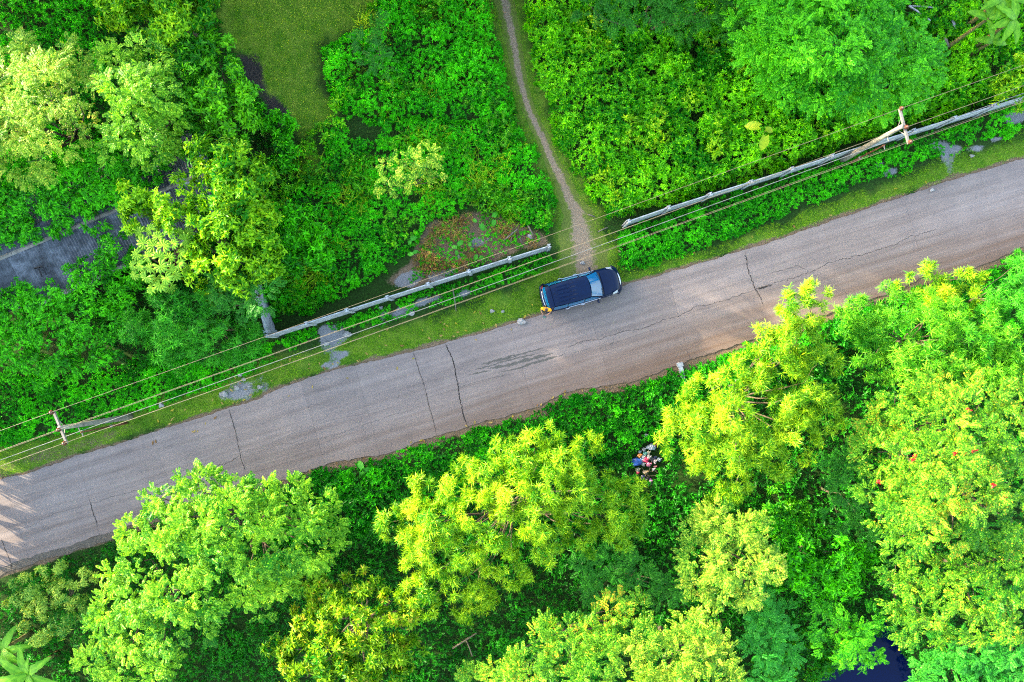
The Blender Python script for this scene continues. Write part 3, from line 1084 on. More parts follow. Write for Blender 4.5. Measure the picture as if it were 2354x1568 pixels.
tree('climber_thicket', 'dense dark climber heaped over the far side of the shed roof', 'hang',
     [(30, 450, 55, 3.4), (105, 430, 60, 3.6), (190, 420, 60, 3.6), (260, 395, 48, 3.4), (290, 345, 42, 3.2), (30, 515, 36, 3.2), (-8, 560, 32, 3.0), (120, 475, 34, 3.2), (205, 455, 34, 3.1), (230, 370, 48, 3.7),
      (-40, 480, 60, 3.4), (340, 385, 40, 3.4), (60, 530, 30, 3.3), (140, 505, 30, 3.3), (230, 500, 30, 3.3), (300, 440, 34, 3.4)], cat='thicket', trunk=0.08)
tree('mango_tree', 'bright green broad-leaved tree at the right end of the shed roof', 'broad',
     [(500, 370, 50, 5.5), (560, 370, 45, 5.3), (470, 395, 34, 5), (530, 430, 52, 5.5), (590, 430, 42, 5), (570, 485, 45, 4.8), (600, 500, 35, 4.4)], mat='broad_bright')
tree('mango_tree', 'broad-leaved tree with yellowish tips beside the umbrella-leaved tree', 'broad',
     [(310, 450, 32, 5), (325, 495, 34, 4.8), (400, 460, 42, 5.2), (440, 505, 42, 5.4), (520, 540, 48, 5.5), (590, 560, 45, 5), (480, 600, 45, 5.2), (550, 620, 45, 5), (605, 615, 38, 4.5), (500, 660, 36, 4)],
     mat='broad_bright')
tree('climber_thicket', 'dense bright green thicket along the near side of the shed roof', 'hang',
     [(262, 572, 34, 3.2), (215, 622, 36, 3.3), (285, 620, 40, 3), (30, 690, 36, 3.2), (95, 682, 38, 3.2), (160, 662, 38, 3.2), (235, 670, 48, 3.2), (285, 680, 35, 2.8)], cat='thicket', trunk=0.08)
tree('climber_thicket', 'wide leafy thicket at the left edge between the shed and the grassy verge', 'hang',
     [(25, 730, 50, 3.2), (95, 735, 50, 3.4), (170, 730, 50, 3.3), (245, 740, 38, 2.8), (35, 800, 46, 2.8), (115, 805, 50, 2.8), (195, 800, 46, 2.6), (60, 850, 36, 2), (140, 855, 34, 1.8), (250, 800, 32, 2.2),
      (-40, 760, 55, 3)], cat='thicket', trunk=0.08)
tree('bamboo_clump', 'fine-leaved mid green bamboo clump beside the corner of the concrete fence', 'bamboo',
     [(325, 760, 40, 4.5), (380, 720, 45, 5), (430, 700, 42, 4.5), (385, 775, 45, 4.5), (450, 765, 45, 4.2), (500, 785, 40, 3.5), (420, 815, 36, 3.5), (550, 805, 36, 2.5), (315, 740, 26, 4), (575, 770, 30, 2.2)],
     cat='bamboo', mat='bamboo_deep')
tree('feathery_tree', 'small dark feathery-leaved tree hanging over the short return of the fence', 'pinnate',
     [(520, 660, 34, 4.5), (560, 640, 36, 4.5), (602, 672, 32, 4.8), (560, 695, 30, 4.2), (520, 715, 28, 4)], mat='pinnate_dark')
tree('round_shrub', 'rounded glossy shrub in the scrub right of the mango tree', 'broad',
     [(690, 520, 44, 2.6), (650, 500, 38, 2.8), (722, 560, 38, 2.2), (670, 580, 42, 2.4), (635, 555, 34, 2.4), (740, 600, 28, 1.6)], cat='shrub', trunk=0.06, mat='vine')
tree('round_shrub', 'low bright shrub beside the dark patch at the foot of the clearing', 'broad',
     [(610, 265, 30, 1.4), (640, 290, 28, 1.3), (665, 330, 30, 1.2), (650, 365, 24, 1.0)], cat='shrub', trunk=0.05, mat='vine')
# --- upper middle
tree('sapling', 'grey-green feathery sapling poking out of the scrub left of the footpath', 'pinnate',
     [(850, 58, 24, 3), (840, 92, 19, 2.6), (862, 128, 24, 2.6), (880, 150, 18, 2.4)], trunk=0.04, mat='pinnate_dark', dens=0.8)
tree('sapling', 'sunlit creamy feathery sapling standing alone above the scrub', 'pinnate',
     [(985, 365, 20, 4.6), (940, 375, 24, 4.8), (900, 387, 22, 4.6), (888, 420, 20, 4.2), (1002, 385, 16, 4.2), (960, 412, 20, 3.6)], trunk=0.05, mat='pinnate_pale', dens=0.9)
# --- upper right
tree('spreading_tree', 'wide spreading feathery tree above the right-hand fence and power pole', 'lamtoro',
     [(1740, 60, 55, 5), (1800, 30, 60, 5.5), (1880, 20, 60, 5.8), (1960, 30, 55, 5.5), (2040, 50, 50, 5.2), (1760, 130, 55, 4.8), (1830, 110, 60, 5.5), (1910, 110, 60, 5.8), (1990, 120, 55, 5.5),
      (2070, 120, 50, 5), (2120, 150, 42, 4.5), (1800, 190, 45, 4.2), (1880, 190, 50, 4.8), (1960, 200, 50, 4.8), (2040, 200, 46, 4.5), (2105, 205, 40, 4), (2000, 245, 36, 3.8), (1760, -20, 60, 5),
      (1900, -50, 70, 5.5)], mat='lamtoro_green')
tree('dark_tree', 'dark green tree cut by the top edge above the shrub field', 'pinnate',
     [(1350, 5, 36, 3.2), (1420, 18, 40, 3.5), (1490, 8, 42, 3.8), (1560, 20, 42, 3.5), (1630, 10, 42, 3.4), (1685, 45, 34, 2.8), (1560, 60, 28, 2.4), (1500, -40, 60, 4)], mat='pinnate_dark')
tree('golden_shrub', 'golden green shrub at the right edge where the fence disappears', 'broad',
     [(2332, 190, 28, 3), (2345, 228, 28, 2.8), (2302, 205, 22, 2.4), (2365, 160, 30, 3)], cat='shrub', trunk=0.05, mat='broad_bright')
# --- lower right
tree('bamboo_clump', 'tall yellow bamboo clump leaning over the road on the right', 'bamboo',
     [(1875, 672, 28, 7), (1820, 700, 34, 7), (1800, 740, 36, 7), (1868, 720, 34, 6.8), (1790, 790, 42, 7), (1850, 785, 36, 6.5), (1720, 850, 45, 6.8), (1780, 855, 45, 7.2), (1680, 890, 45, 6.5),
      (1620, 910, 40, 6), (1560, 945, 40, 5.5), (1620, 980, 45, 6), (1690, 960, 50, 6.8), (1555, 1000, 40, 5.5), (1600, 1050, 40, 5.6), (1680, 1030, 45, 6), (1750, 1010, 45, 6.2), (1830, 1000, 50, 6.5),
      (1890, 960, 42, 6), (1870, 890, 45, 6.5), (1890, 830, 38, 6.3), (1692, 1110, 30, 5), (1660, 1150, 30, 4.6), (1820, 930, 45, 6.8), (1780, 1050, 40, 5.5)], cat='bamboo', trunk=0.1)
tree('bamboo_clump', 'broad pale green bamboo clump behind the flame tree at the right', 'bamboo',
     [(1980, 720, 40, 5.5), (2040, 700, 36, 5.3), (1962, 765, 38, 5.2), (2050, 760, 50, 5.8), (2120, 760, 50, 6), (2010, 815, 42, 5.2), (2080, 830, 48, 5.8), (2160, 810, 50, 6), (2230, 780, 50, 6),
      (2200, 850, 45, 5.6), (2280, 830, 50, 6), (2345, 800, 50, 6), (2120, 700, 34, 5), (2190, 730, 40, 5.2), (2345, 870, 42, 5.6), (2270, 740, 40, 5.4)], cat='bamboo', mat='bamboo_green', trunk=0.1)
tree('bamboo_clump', 'small yellow-green bamboo tuft at the road edge on the far right', 'bamboo',
     [(2130, 642, 32, 4), (2160, 680, 34, 4), (2212, 688, 30, 3.8), (2080, 672, 25, 3.5), (2232, 642, 26, 2.8)], cat='bamboo', trunk=0.06)
tree('bamboo_clump', 'deep green bamboo clump touching the right edge below the road', 'bamboo',
     [(2320, 690, 40, 5), (2350, 645, 40, 5.3), (2285, 715, 30, 4.5), (2385, 700, 50, 5.5), (2340, 605, 22, 3.5)], cat='bamboo', mat='bamboo_deep', trunk=0.07)
flame_a, FLA = tree('flame_tree', 'large flame tree with scattered red blossoms at the right', 'pinnate',
     [(2060, 910, 40, 6.5), (2130, 900, 45, 6.8), (2200, 890, 45, 6.8), (2030, 960, 40, 6.3), (2100, 970, 50, 7), (2180, 960, 55, 7.3), (2260, 920, 45, 6.8), (2330, 920, 45, 6.6), (2020, 1040, 45, 6.3),
      (2090, 1050, 55, 7.2), (2170, 1050, 60, 7.6), (2250, 1020, 55, 7.4), (2330, 1010, 55, 7), (2010, 1120, 40, 6), (2080, 1130, 55, 7), (2160, 1140, 55, 7.2), (2240, 1120, 55, 7.2), (2320, 1110, 55, 6.8),
      (2030, 1190, 40, 5.6), (2110, 1210, 45, 6.2), (2190, 1220, 40, 5.8), (2260, 1200, 45, 6.2), (2330, 1200, 45, 6.2), (2070, 1245, 32, 5)], trunk=0.2)
tree('flame_tree', 'feathery tree without blossoms at the right edge below the flame tree', 'pinnate',
     [(2230, 1300, 40, 5), (2290, 1290, 45, 5.5), (2345, 1280, 45, 5.6), (2240, 1370, 45, 5.4), (2310, 1360, 50, 5.8), (2260, 1430, 42, 5), (2335, 1430, 42, 5.2)])
tree('flame_tree', 'dark feathery tree with yellow tips hanging over the pond', 'pinnate',
     [(2060, 1300, 36, 4.6), (2110, 1330, 40, 4.8), (2060, 1370, 36, 4.4), (2120, 1400, 40, 4.8), (2085, 1435, 34, 4.5), (2140, 1450, 32, 4.2), (2170, 1330, 36, 4.6)], dens=0.9)
tree('feathery_tree', 'sunlit feathery tree standing alone below the tall yellow bamboo', 'pinnate',
     [(1640, 1190, 32, 5.2), (1600, 1220, 32, 5.2), (1690, 1210, 36, 5.4), (1740, 1230, 36, 5.2), (1610, 1280, 40, 5.5), (1670, 1280, 45, 5.8), (1730, 1290, 42, 5.4), (1600, 1330, 32, 5), (1650, 1340, 36, 5),
      (1710, 1345, 36, 4.8), (1765, 1300, 30, 4.6), (1722, 1378, 22, 4.2)], mat='pinnate_pale')
tree('feathery_tree', 'broad sunlit feathery tree cut by the bottom edge', 'pinnate',
     [(1480, 1480, 36, 5.6), (1540, 1490, 42, 5.8), (1600, 1490, 42, 5.8), (1655, 1490, 36, 5.5), (1590, 1400, 26, 5.2), (1572, 1432, 36, 5.4), (1450, 1540, 45, 5.8), (1530, 1550, 46, 6), (1610, 1550, 46, 5.8),
      (1668, 1540, 36, 5.2), (1520, 1610, 60, 5.8)], mat='pinnate_pale')
tree('feathery_tree', 'lower feathery tree at the bottom edge beside the rosette-leaved tree', 'pinnate',
     [(1410, 1402, 30, 5), (1460, 1402, 30, 5), (1372, 1430, 30, 4.8), (1290, 1450, 36, 5.2), (1332, 1470, 36, 5.4), (1250, 1472, 32, 5), (1435, 1440, 26, 4.6), (1390, 1510, 42, 5.6), (1300, 1530, 42, 5.4),
      (1222, 1530, 40, 5.2), (1150, 1540, 36, 4.8), (1190, 1565, 42, 5), (1350, 1570, 46, 5.6), (1100, 1560, 32, 4.4)], mat='pinnate')
tree('feathery_shrub', 'shaded blue-green feathery shrub in the gap between bamboo and bottom trees', 'pinnate',
     [(1360, 1310, 32, 3.2), (1410, 1300, 32, 3.2), (1460, 1310, 32, 3.2), (1380, 1350, 32, 3), (1430, 1350, 32, 3), (1480, 1340, 24, 2.8), (1530, 1360, 28, 2.6), (1560, 1350, 22, 2.6)],
     cat='shrub', trunk=0.06, mat='pinnate_dark')
tree('leafy_shrub', 'fresh green leafy shrub between the sunlit feathery tree and the flame tree', 'broad',
     [(1790, 1230, 36, 3.0), (1840, 1270, 40, 3.2), (1900, 1270, 40, 3.4), (1950, 1300, 36, 3.2), (1870, 1330, 40, 3.2), (1930, 1340, 36, 3), (1800, 1310, 36, 2.8), (1980, 1280, 28, 2.8)],
     cat='shrub', trunk=0.06, mat='vine')
tree('leafy_shrub', 'dark glossy shrub in the shade just below the tall yellow bamboo', 'broad',
     [(1790, 1165, 32, 2.6), (1830, 1200, 32, 2.5), (1770, 1200, 24, 2.2)], cat='shrub', trunk=0.05)
tree('feathery_shrub', 'shaded feathery shrub tucked under the left side of the flame tree', 'pinnate',
     [(1890, 1085, 28, 3.2), (1940, 1070, 28, 3.4), (1948, 1130, 32, 3.4), (1925, 1190, 32, 3), (1975, 1225, 30, 3)], cat='shrub', trunk=0.06, mat='pinnate_dark')
tree('feathery_shrub', 'blue-green feathery shrub right of the broad tree at the bottom edge', 'lamtoro',
     [(1740, 1400, 36, 2.8), (1765, 1450, 36, 2.8), (1790, 1420, 32, 2.6), (1750, 1500, 36, 2.8), (1800, 1490, 34, 2.3), (1770, 1545, 36, 2.5)], cat='shrub', trunk=0.06, mat='lamtoro_teal')
tree('feathery_shrub', 'light green feathery shrub leaning over the bank of the pond', 'lamtoro',
     [(1900, 1430, 32, 3.6), (1950, 1440, 36, 3.8), (1990, 1430, 30, 3.6), (1922, 1480, 30, 3.6), (1970, 1480, 28, 3.6), (1998, 1500, 20, 3.2), (1942, 1508, 20, 3), (1980, 1522, 14, 3)],
     cat='shrub', trunk=0.06, mat='lamtoro_green')
tree('feathery_tree', 'blue-green feathery tree in the bottom right corner beside the pond', 'lamtoro',
     [(2130, 1500, 30, 4), (2180, 1480, 36, 4.2), (2240, 1490, 40, 4.4), (2300, 1490, 40, 4.4), (2350, 1500, 42, 4.2), (2122, 1552, 30, 3.8), (2190, 1550, 42, 4.2), (2260, 1560, 42, 4.2), (2330, 1560, 42, 4.2)],
     mat='lamtoro_teal')
# --- lower middle and left
tree('bamboo_clump', 'wide yellow bamboo clump below the middle of the road', 'bamboo',
     [(1265, 1000, 25, 6), (1230, 1030, 32, 6.2), (1340, 1030, 30, 6), (1300, 1060, 40, 6.5), (1200, 1070, 40, 6.3), (1160, 1040, 30, 5.6), (1072, 1072, 26, 5), (1130, 1090, 40, 6), (982, 1132, 34, 5.4),
      (1050, 1130, 40, 6), (1250, 1110, 45, 6.8), (1180, 1130, 45, 6.6), (902, 1200, 32, 5), (950, 1190, 38, 5.6), (1020, 1200, 45, 6.2), (1100, 1180, 45, 6.5), (1160, 1210, 45, 6.8), (1240, 1190, 45, 6.8),
      (1330, 1110, 40, 6.4), (1390, 1130, 35, 5.8), (1320, 1180, 40, 6.2), (1400, 1190, 40, 5.8), (1450, 1130, 30, 5.4), (1478, 1170, 30, 5.2), (1480, 1210, 25, 5), (1430, 1228, 30, 5), (930, 1260, 35, 5.4),
      (990, 1270, 40, 5.8), (1060, 1270, 40, 6), (1130, 1280, 40, 6), (1250, 1260, 36, 5.8), (1340, 1240, 35, 5.2), (950, 1358, 30, 5), (1000, 1340, 38, 5.4), (1060, 1340, 35, 5.2), (980, 1390, 26, 4.6),
      (1100, 1370, 34, 4.6), (1072, 1398, 26, 4.2), (1180, 1310, 34, 4.8)], cat='bamboo', trunk=0.1)
tree('lamtoro_tree', 'big bright green feathery tree below the road on the left, reaching over its edge', 'lamtoro',
     [(430, 1102, 26, 4.5), (352, 1150, 30, 4.5), (400, 1140, 40, 5), (470, 1130, 40, 5.2), (540, 1122, 34, 5), (600, 1135, 36, 4.8), (668, 1145, 36, 4.5), (728, 1155, 32, 4.2), (380, 1210, 45, 5.5),
      (460, 1200, 50, 6), (540, 1190, 50, 5.8), (620, 1200, 45, 5.2), (700, 1200, 40, 4.8), (755, 1195, 30, 4.2), (300, 1225, 30, 4.6), (410, 1275, 50, 6), (490, 1275, 50, 6), (570, 1270, 45, 5.4),
      (650, 1270, 45, 5), (718, 1268, 38, 4.6), (765, 1250, 26, 4), (560, 1345, 38, 4.8), (640, 1335, 34, 4.4), (706, 1335, 30, 4), (600, 1405, 24, 4)])
tree('lamtoro_tree', 'yellow-green feathery tree near the bottom left between cassava and rosette-leaved tree', 'lamtoro',
     [(330, 1290, 42, 5.2), (272, 1312, 34, 4.8), (262, 1388, 40, 4.6), (322, 1370, 45, 5.4), (400, 1370, 48, 5.8), (480, 1370, 44, 5.4), (242, 1450, 40, 4.4), (310, 1450, 45, 5), (390, 1450, 42, 5),
      (452, 1440, 34, 4.6), (292, 1520, 40, 4.4), (222, 1520, 36, 4.2), (360, 1530, 36, 4.2)])
tree('cassava_shrub', 'pale cassava shrub with fingered leaves in the lower left corner', 'cassava',
     [(120, 1312, 28, 3), (62, 1350, 32, 3), (150, 1370, 32, 3), (200, 1332, 24, 3), (40, 1392, 28, 2.8), (80, 1440, 36, 3), (140, 1430, 32, 3), (188, 1400, 24, 2.6), (100, 1395, 28, 2.9)], cat='shrub', trunk=0.05)
tree('rosette_tree', 'tree with large star-shaped leaf rosettes at the bottom edge, left of centre', 'magnolia',
     [(775, 1330, 20, 4), (730, 1362, 30, 4.2), (840, 1340, 26, 4.2), (882, 1342, 18, 4.4), (700, 1392, 30, 4.4), (770, 1390, 36, 4.8), (840, 1390, 36, 4.8), (908, 1372, 30, 4.6), (948, 1402, 26, 4.4),
      (730, 1440, 40, 5), (800, 1440, 45, 5.4), (870, 1440, 40, 5.2), (930, 1450, 35, 4.8), (642, 1490, 32, 4.4), (690, 1510, 40, 5), (760, 1510, 45, 5.4), (830, 1510, 45, 5.4), (900, 1510, 40, 5),
      (950, 1500, 32, 4.4), (700, 1560, 40, 5), (790, 1570, 45, 5.2), (880, 1570, 40, 4.8)], bark='twig')

# --- unseen trees added up-sun, outside the frame, to shade the road
def copy_tree(root, loc, rz, sc, label):
    r = root.copy()
    COL.objects.link(r)
    r.location = loc
    r.rotation_euler = (0, 0, rz)
    r.scale = (sc, sc, sc)
    r['label'] = label
    for ch in list(root.children):
        c = ch.copy()
        COL.objects.link(c)
        c.parent = r
    return r


SHADE_LABEL = 'unseen broad-leaved tree added up-sun to shade the road'
shade_tree0, _ = tree('shade_tree', SHADE_LABEL, 'broad', [(1176, 784, 90, 7.2), (1236, 800, 80, 6.2), (1110, 790, 80, 6.4), (1180, 850, 80, 6.2), (1190, 715, 80, 6.3), (1240, 735, 65, 5.2), (1115, 840, 65, 5.0), (1120, 730, 60, 4.6), (1230, 850, 60, 4.4)],
              group='unseen trees added to shade the road', dens=0.5, trunk=0.2, seed=999)
first = True
gw = np.random.default_rng(21)
for wx, wy, wh in SHADE_TREES:
    if first:
        shade_tree0.location = (wx, wy, 0)
        shade_tree0.scale = (wh / 8.6,) * 3
        first = False
    else:
        copy_tree(shade_tree0, (wx, wy, 0), gw.random() * 6.28, wh / 8.6, SHADE_LABEL)

# red blossoms on the flame tree
for k, (px, py, z) in enumerate([(2098, 1057, 8.3), (2103, 1048, 8.3), (2218, 1042, 8.5), (2232, 1036, 8.5), (2195, 1041, 8.4), (2242, 1034, 8.4), (2020, 1108, 7.2), (2283, 1115, 8.2), (2227, 943, 8.0), (2312, 1140, 7.8)]):
    v, f = blob(P(px, py, z - 0.15), (0.10, 0.08, 0.08), 300 + k, 0.9, 9, 6)
    part('blossom', v, f, M['flower'], flame_a)

# ------------------------------------------------------------------ scrub, undergrowth, grass
CLEAR_ZONES = [ROAD_POLY]


def cover(name, label, polyp, per_m2, tm, size, hfn, mat, mode='z', tilt=0.35, seed=0, avoid_path=True, cat=None, gap=0.0, tone=0.45, big=2.5, avoid=(), edge=0.9):
    g = np.random.default_rng(seed + 500)
    poly = PX(polyp)
    lo, hi = poly.min(0), poly.max(0)
    n = int((hi - lo).prod() * per_m2)
    x = lo[0] + (hi[0] - lo[0]) * g.random(n)
    y = lo[1] + (hi[1] - lo[1]) * g.random(n)
    sd = sdf(poly, x, y)
    jit = (fnoise(x, y, 1.0, seed + 2) - 0.5) * 0.9
    k = sd + jit < 0
    rd = sdf(ROAD_POLY, x, y)
    k &= rd > 0.04 + np.abs(fnoise(x, y, 0.7, 77) - 0.35) * 0.6
    k &= sdf(POND, x, y) > -0.1
    if avoid_path:
        pd = dist_line(cen, x, y)
        wv = np.interp(y, cen[::-1, 1], (cw * H / FP)[::-1])
        k &= pd > wv * (0.45 + 0.9 * fnoise(x, y, 0.7, 4))
    if gap:
        k &= fnoise(x, y, 1.6, seed + 21) > gap
    for q in avoid:
        k &= sdf(q, x, y) + (fnoise(x, y, 0.8, seed + 31) - 0.5) * 0.8 > 0
    tplant = 0.0
    splant = 1.0
    if hasattr(hfn, 'stand'):
        dc, rc = hfn.stand(x, y)
        k &= g.random(n) > sstep(0.42, 0.85, dc) * 0.85
        tplant = (rc - 0.5) * 0.45
        splant = 0.72 + 0.6 * ((rc * 7.3) % 1.0)
    for c_, r_ in ROUND:
        k &= np.hypot(x - c_[0], y - c_[1]) > r_
    x, y, sd = x[k], y[k], sd[k]
    tplant = tplant[k] if np.ndim(tplant) else tplant
    splant = splant[k] if np.ndim(splant) else splant
    h = hfn(x, y) * sstep(0.0, edge, -sd + 0.15) + 0.04
    e = 0.15
    hx = (hfn(x + e, y) - hfn(x - e, y)) / (2 * e)
    hy = (hfn(x, y + e) - hfn(x, y - e)) / (2 * e)
    z = h * (0.55 + 0.45 * g.random(len(x)) ** 0.6)
    d = np.stack([-hx * 0.8, -hy * 0.8, np.ones_like(x)], 1) + g.normal(size=(len(x), 3)) * tilt
    if mode == 'x':
        d = g.normal(size=(len(x), 3)) * np.array([1, 1, 0.15]) + np.array([0, 0, 0.1])
    tn = tone + tplant + (fnoise(x, y, big, seed + 5) - 0.5) * 0.9 + (fnoise(x, y, 0.5, seed + 6) - 0.5) * 0.4
    s = (size[0] + (size[1] - size[0]) * g.random(len(x))) * splant
    V, T = scatter(np.stack([x, y, z], 1), d, s, TM[tm], mode, tn, g)
    NQ[0] += len(V) // 4
    o = leaves_obj(name, V, T, M[mat])
    o['label'] = label
    o['category'] = cat or name.split('_')[-1]
    return o


def mound(lo, hi, s, seed, ps=0.85):
    """Height of a stand of bushes: a slow swell plus the dome of each single bush."""
    def f(x, y):
        d, r = cells(x, y, ps, seed)
        return lo + (hi - lo) * (0.40 * sstep(0.28, 0.72, fnoise(x, y, s, seed)) + 0.60 * (0.35 + 0.65 * r) * np.clip(1 - (d / 0.8) ** 2, 0, 1))
    f.stand = lambda x, y: cells(x, y, ps, seed)
    return f



cw = np.interp(ss, seg, pp[:, 2])
ASH_AV = []
for ax_, ay_, arx, ary in ASH:
    c = P(ax_, ay_)
    a = np.linspace(0, 2 * math.pi, 10)[:-1]
    k = H / FP * 0.75
    ASH_AV.append(np.stack([c[0] + arx * k * np.cos(a) * math.cos(.29) - ary * k * np.sin(a) * math.sin(.29), c[1] + arx * k * np.cos(a) * math.sin(.29) + ary * k * np.sin(a) * math.cos(.29)], 1))
CARP = PX([(1232, 660), (1405, 600), (1430, 655), (1250, 740)])
ROUND = [(P(1485, 1052), 0.8), (P(1478, 1068), 0.75), (P(1492, 1035), 0.6), (P(1488, 1085), 0.55)]
SHEDP = PX([(10, 640), (40, 570), (250, 490), (330, 425), (470, 390), (470, 440), (270, 560), (120, 650), (40, 680)])

cover('vine_groundcover', 'tangled vines and tall grass in the top left corner', [(-90, -90), (300, -90), (250, 60), (260, 140), (230, 320), (300, 480), (0, 650), (-90, 650)], 46, 'leafy', (0.20, 0.34), mound(0.2, 0.9, 2.2, 1),
      'shrub', seed=1, tilt=0.5, avoid=[SHEDP])
cover('scrub', 'waist-high green scrub between the grass clearing and the footpath',
      [(880, -90), (1120, -90), (1135, 20), (1150, 110), (1165, 190), (1185, 270), (1215, 330), (1150, 300), (1060, 290), (960, 280), (860, 285), (790, 265), (770, 225), (745, 180), (740, 115), (800, 85), (860, 60)],
      80, 'rosette', (0.13, 0.21), mound(0.5, 1.25, 2.0, 3), 'shrub', seed=2, big=1.6)
cover('scrub', 'patchy lower scrub around the creamy sapling above the left-hand fence',
      [(745, 270), (860, 268), (1000, 272), (1150, 285), (1228, 340), (1270, 420), (1285, 490), (1270, 560), (1220, 520), (1150, 490), (1080, 480), (1000, 510), (950, 570), (880, 640), (760, 700), (640, 735),
       (560, 740), (560, 560), (600, 450), (660, 420), (720, 410), (745, 350)],
      80, 'rosette', (0.11, 0.19), mound(0.2, 0.95, 1.7, 5), 'shrub', seed=3, gap=0.30, big=1.6)
cover('scrub', 'tall sunlit shrub field between the footpath and the right-hand fence',
      [(1200, -90), (2450, -90), (2450, 170), (2330, 225), (2200, 262), (2010, 320), (1830, 380), (1640, 440), (1445, 500), (1395, 505), (1335, 420), (1280, 330), (1245, 230), (1222, 120), (1205, 30)],
      66, 'rosette', (0.17, 0.27), mound(0.8, 1.9, 1.9, 7), 'shrub_gold', seed=4, big=2.6, tone=0.38)
cover('scrub', 'dark low scrub between the right-hand fence and the roadside grass',
      [(1420, 540), (1520, 500), (1730, 432), (1920, 370), (2110, 312), (2300, 255), (2450, 200), (2450, 250), (2300, 310), (2120, 375), (1960, 430), (1800, 500), (1650, 560), (1500, 605), (1425, 625)],
      90, 'rosette', (0.11, 0.19), mound(0.25, 0.8, 1.3, 9), 'shrub', seed=5, avoid=ASH_AV, big=1.4, gap=0.22)
cover('scrub', 'low scrub in front of the left-hand fence',
      [(560, 800), (640, 780), (800, 730), (980, 668), (1170, 608), (1270, 580), (1275, 600), (1180, 650), (1060, 690), (940, 725), (830, 750), (720, 785), (600, 830)],
      110, 'rosette', (0.09, 0.16), mound(0.15, 0.45, 1.0, 11), 'shrub', seed=6, avoid=ASH_AV, big=1.2, gap=0.25)
cover('scrub', 'leafy verge growth below the thicket in the left corner of the road',
      [(-90, 840), (60, 860), (200, 850), (330, 830), (480, 830), (620, 800), (640, 830), (560, 870), (470, 900), (340, 940), (200, 985), (60, 1020), (-90, 1050)],
      100, 'rosette', (0.10, 0.18), mound(0.1, 0.45, 1.4, 13), 'shrub', seed=7, avoid=ASH_AV, big=1.4)
cover('roadside_shrubbery', 'low hedge-like shrubbery along the near side of the road',
      [(560, 1120), (650, 1112), (730, 1082), (800, 1062), (890, 1050), (970, 1022), (1080, 988), (1180, 960), (1250, 942), (1295, 912), (1370, 897), (1460, 885), (1515, 866), (1620, 826), (1720, 792), (1780, 765),
       (1900, 730), (2000, 698), (2070, 674), (2120, 648), (2260, 620), (2360, 572), (2450, 540), (2450, 760), (2000, 800), (1750, 900), (1560, 1000), (1400, 1060), (1000, 1180), (700, 1260), (560, 1240)],
      70, 'rosette', (0.12, 0.20), mound(0.25, 1.0, 1.4, 15), 'shrub', seed=8, big=1.6, tone=0.22)
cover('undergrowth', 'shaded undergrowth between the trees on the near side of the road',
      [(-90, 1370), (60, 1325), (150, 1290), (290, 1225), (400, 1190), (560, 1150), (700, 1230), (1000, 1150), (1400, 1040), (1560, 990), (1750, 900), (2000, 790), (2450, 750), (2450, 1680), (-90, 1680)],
      34, 'leafy', (0.20, 0.34), mound(0.2, 0.9, 2.2, 17), 'shrub_shaded', seed=9, tilt=0.5)
cover('undergrowth', 'mossy bright bank between the pond and the bottom trees', [(1740, 1480), (1850, 1430), (1960, 1480), (1955, 1510), (1900, 1550), (1860, 1600), (1840, 1680), (1700, 1680)], 130, 'rosette', (0.08, 0.14), mound(0.1, 0.5, 1.0, 19),
      'shrub_gold', seed=10)
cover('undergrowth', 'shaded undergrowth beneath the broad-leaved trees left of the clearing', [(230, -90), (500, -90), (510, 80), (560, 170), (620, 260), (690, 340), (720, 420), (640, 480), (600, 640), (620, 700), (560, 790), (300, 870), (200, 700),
      (300, 500), (250, 300)], 34, 'leafy', (0.20, 0.32), mound(0.15, 0.7, 2.0, 21), 'shrub_shaded', seed=11, tilt=0.5, avoid=[SHEDP, DARK_PATCH])
ALLN = [(600, 430), (745, 270), (800, 100), (900, -60), (1120, -60), (1185, 270), (1280, 480), (1260, 545), (1080, 480), (940, 580), (760, 690), (620, 740)]
cover('tall_weeds', 'larger-leaved weeds poking through the scrub left of the footpath', ALLN, 26, 'leafy', (0.22, 0.42), mound(0.4, 1.25, 1.5, 25), 'broad', seed=31, tilt=0.6, gap=0.56, cat='weeds')
cover('tall_grass', 'wisps of tall grass in the scrub left of the footpath', ALLN, 26, 'straw', (0.4, 0.8), mound(0.2, 0.7, 1.5, 26), 'grass', seed=32, tilt=0.5, gap=0.58, cat='grass', tone=0.6)
ALLR = [(1225, 20), (1700, 40), (1800, 280), (2050, 290), (1640, 430), (1400, 500), (1290, 340)]
cover('tall_weeds', 'larger-leaved weeds poking through the sunlit shrub field', ALLR, 24, 'leafy', (0.24, 0.44), mound(1.0, 1.9, 1.5, 27), 'broad_bright', seed=33, tilt=0.6, gap=0.58, cat='weeds')
SOUTHS = [(560, 1130), (800, 1075), (1180, 965), (1370, 905), (1620, 835), (1900, 740), (2250, 640), (2300, 760), (1900, 900), (1500, 1300), (700, 1300)]
cover('tall_weeds', 'larger-leaved weeds along the near side of the road', SOUTHS, 22, 'leafy', (0.2, 0.4), mound(0.3, 1.0, 1.5, 28), 'shrub_shaded', seed=34, tilt=0.6, gap=0.50, cat='weeds')
flat = lambda x, y: 0.02 + 0.05 * fnoise(x, y, 0.8, 61)
VG = [(-90, 1060), (0, 1030), (200, 980), (330, 935), (480, 880), (620, 825), (720, 795), (830, 765), (940, 740), (1050, 705), (1180, 655), (1270, 600), (1300, 560), (1300, 480), (1350, 480), (1420, 540), (1425, 610), (1500, 605),
      (1650, 565), (1800, 505), (1960, 440), (2120, 380), (2300, 315), (2450, 255), (2450, 345)] + ROAD_N[::-1][1:-1]
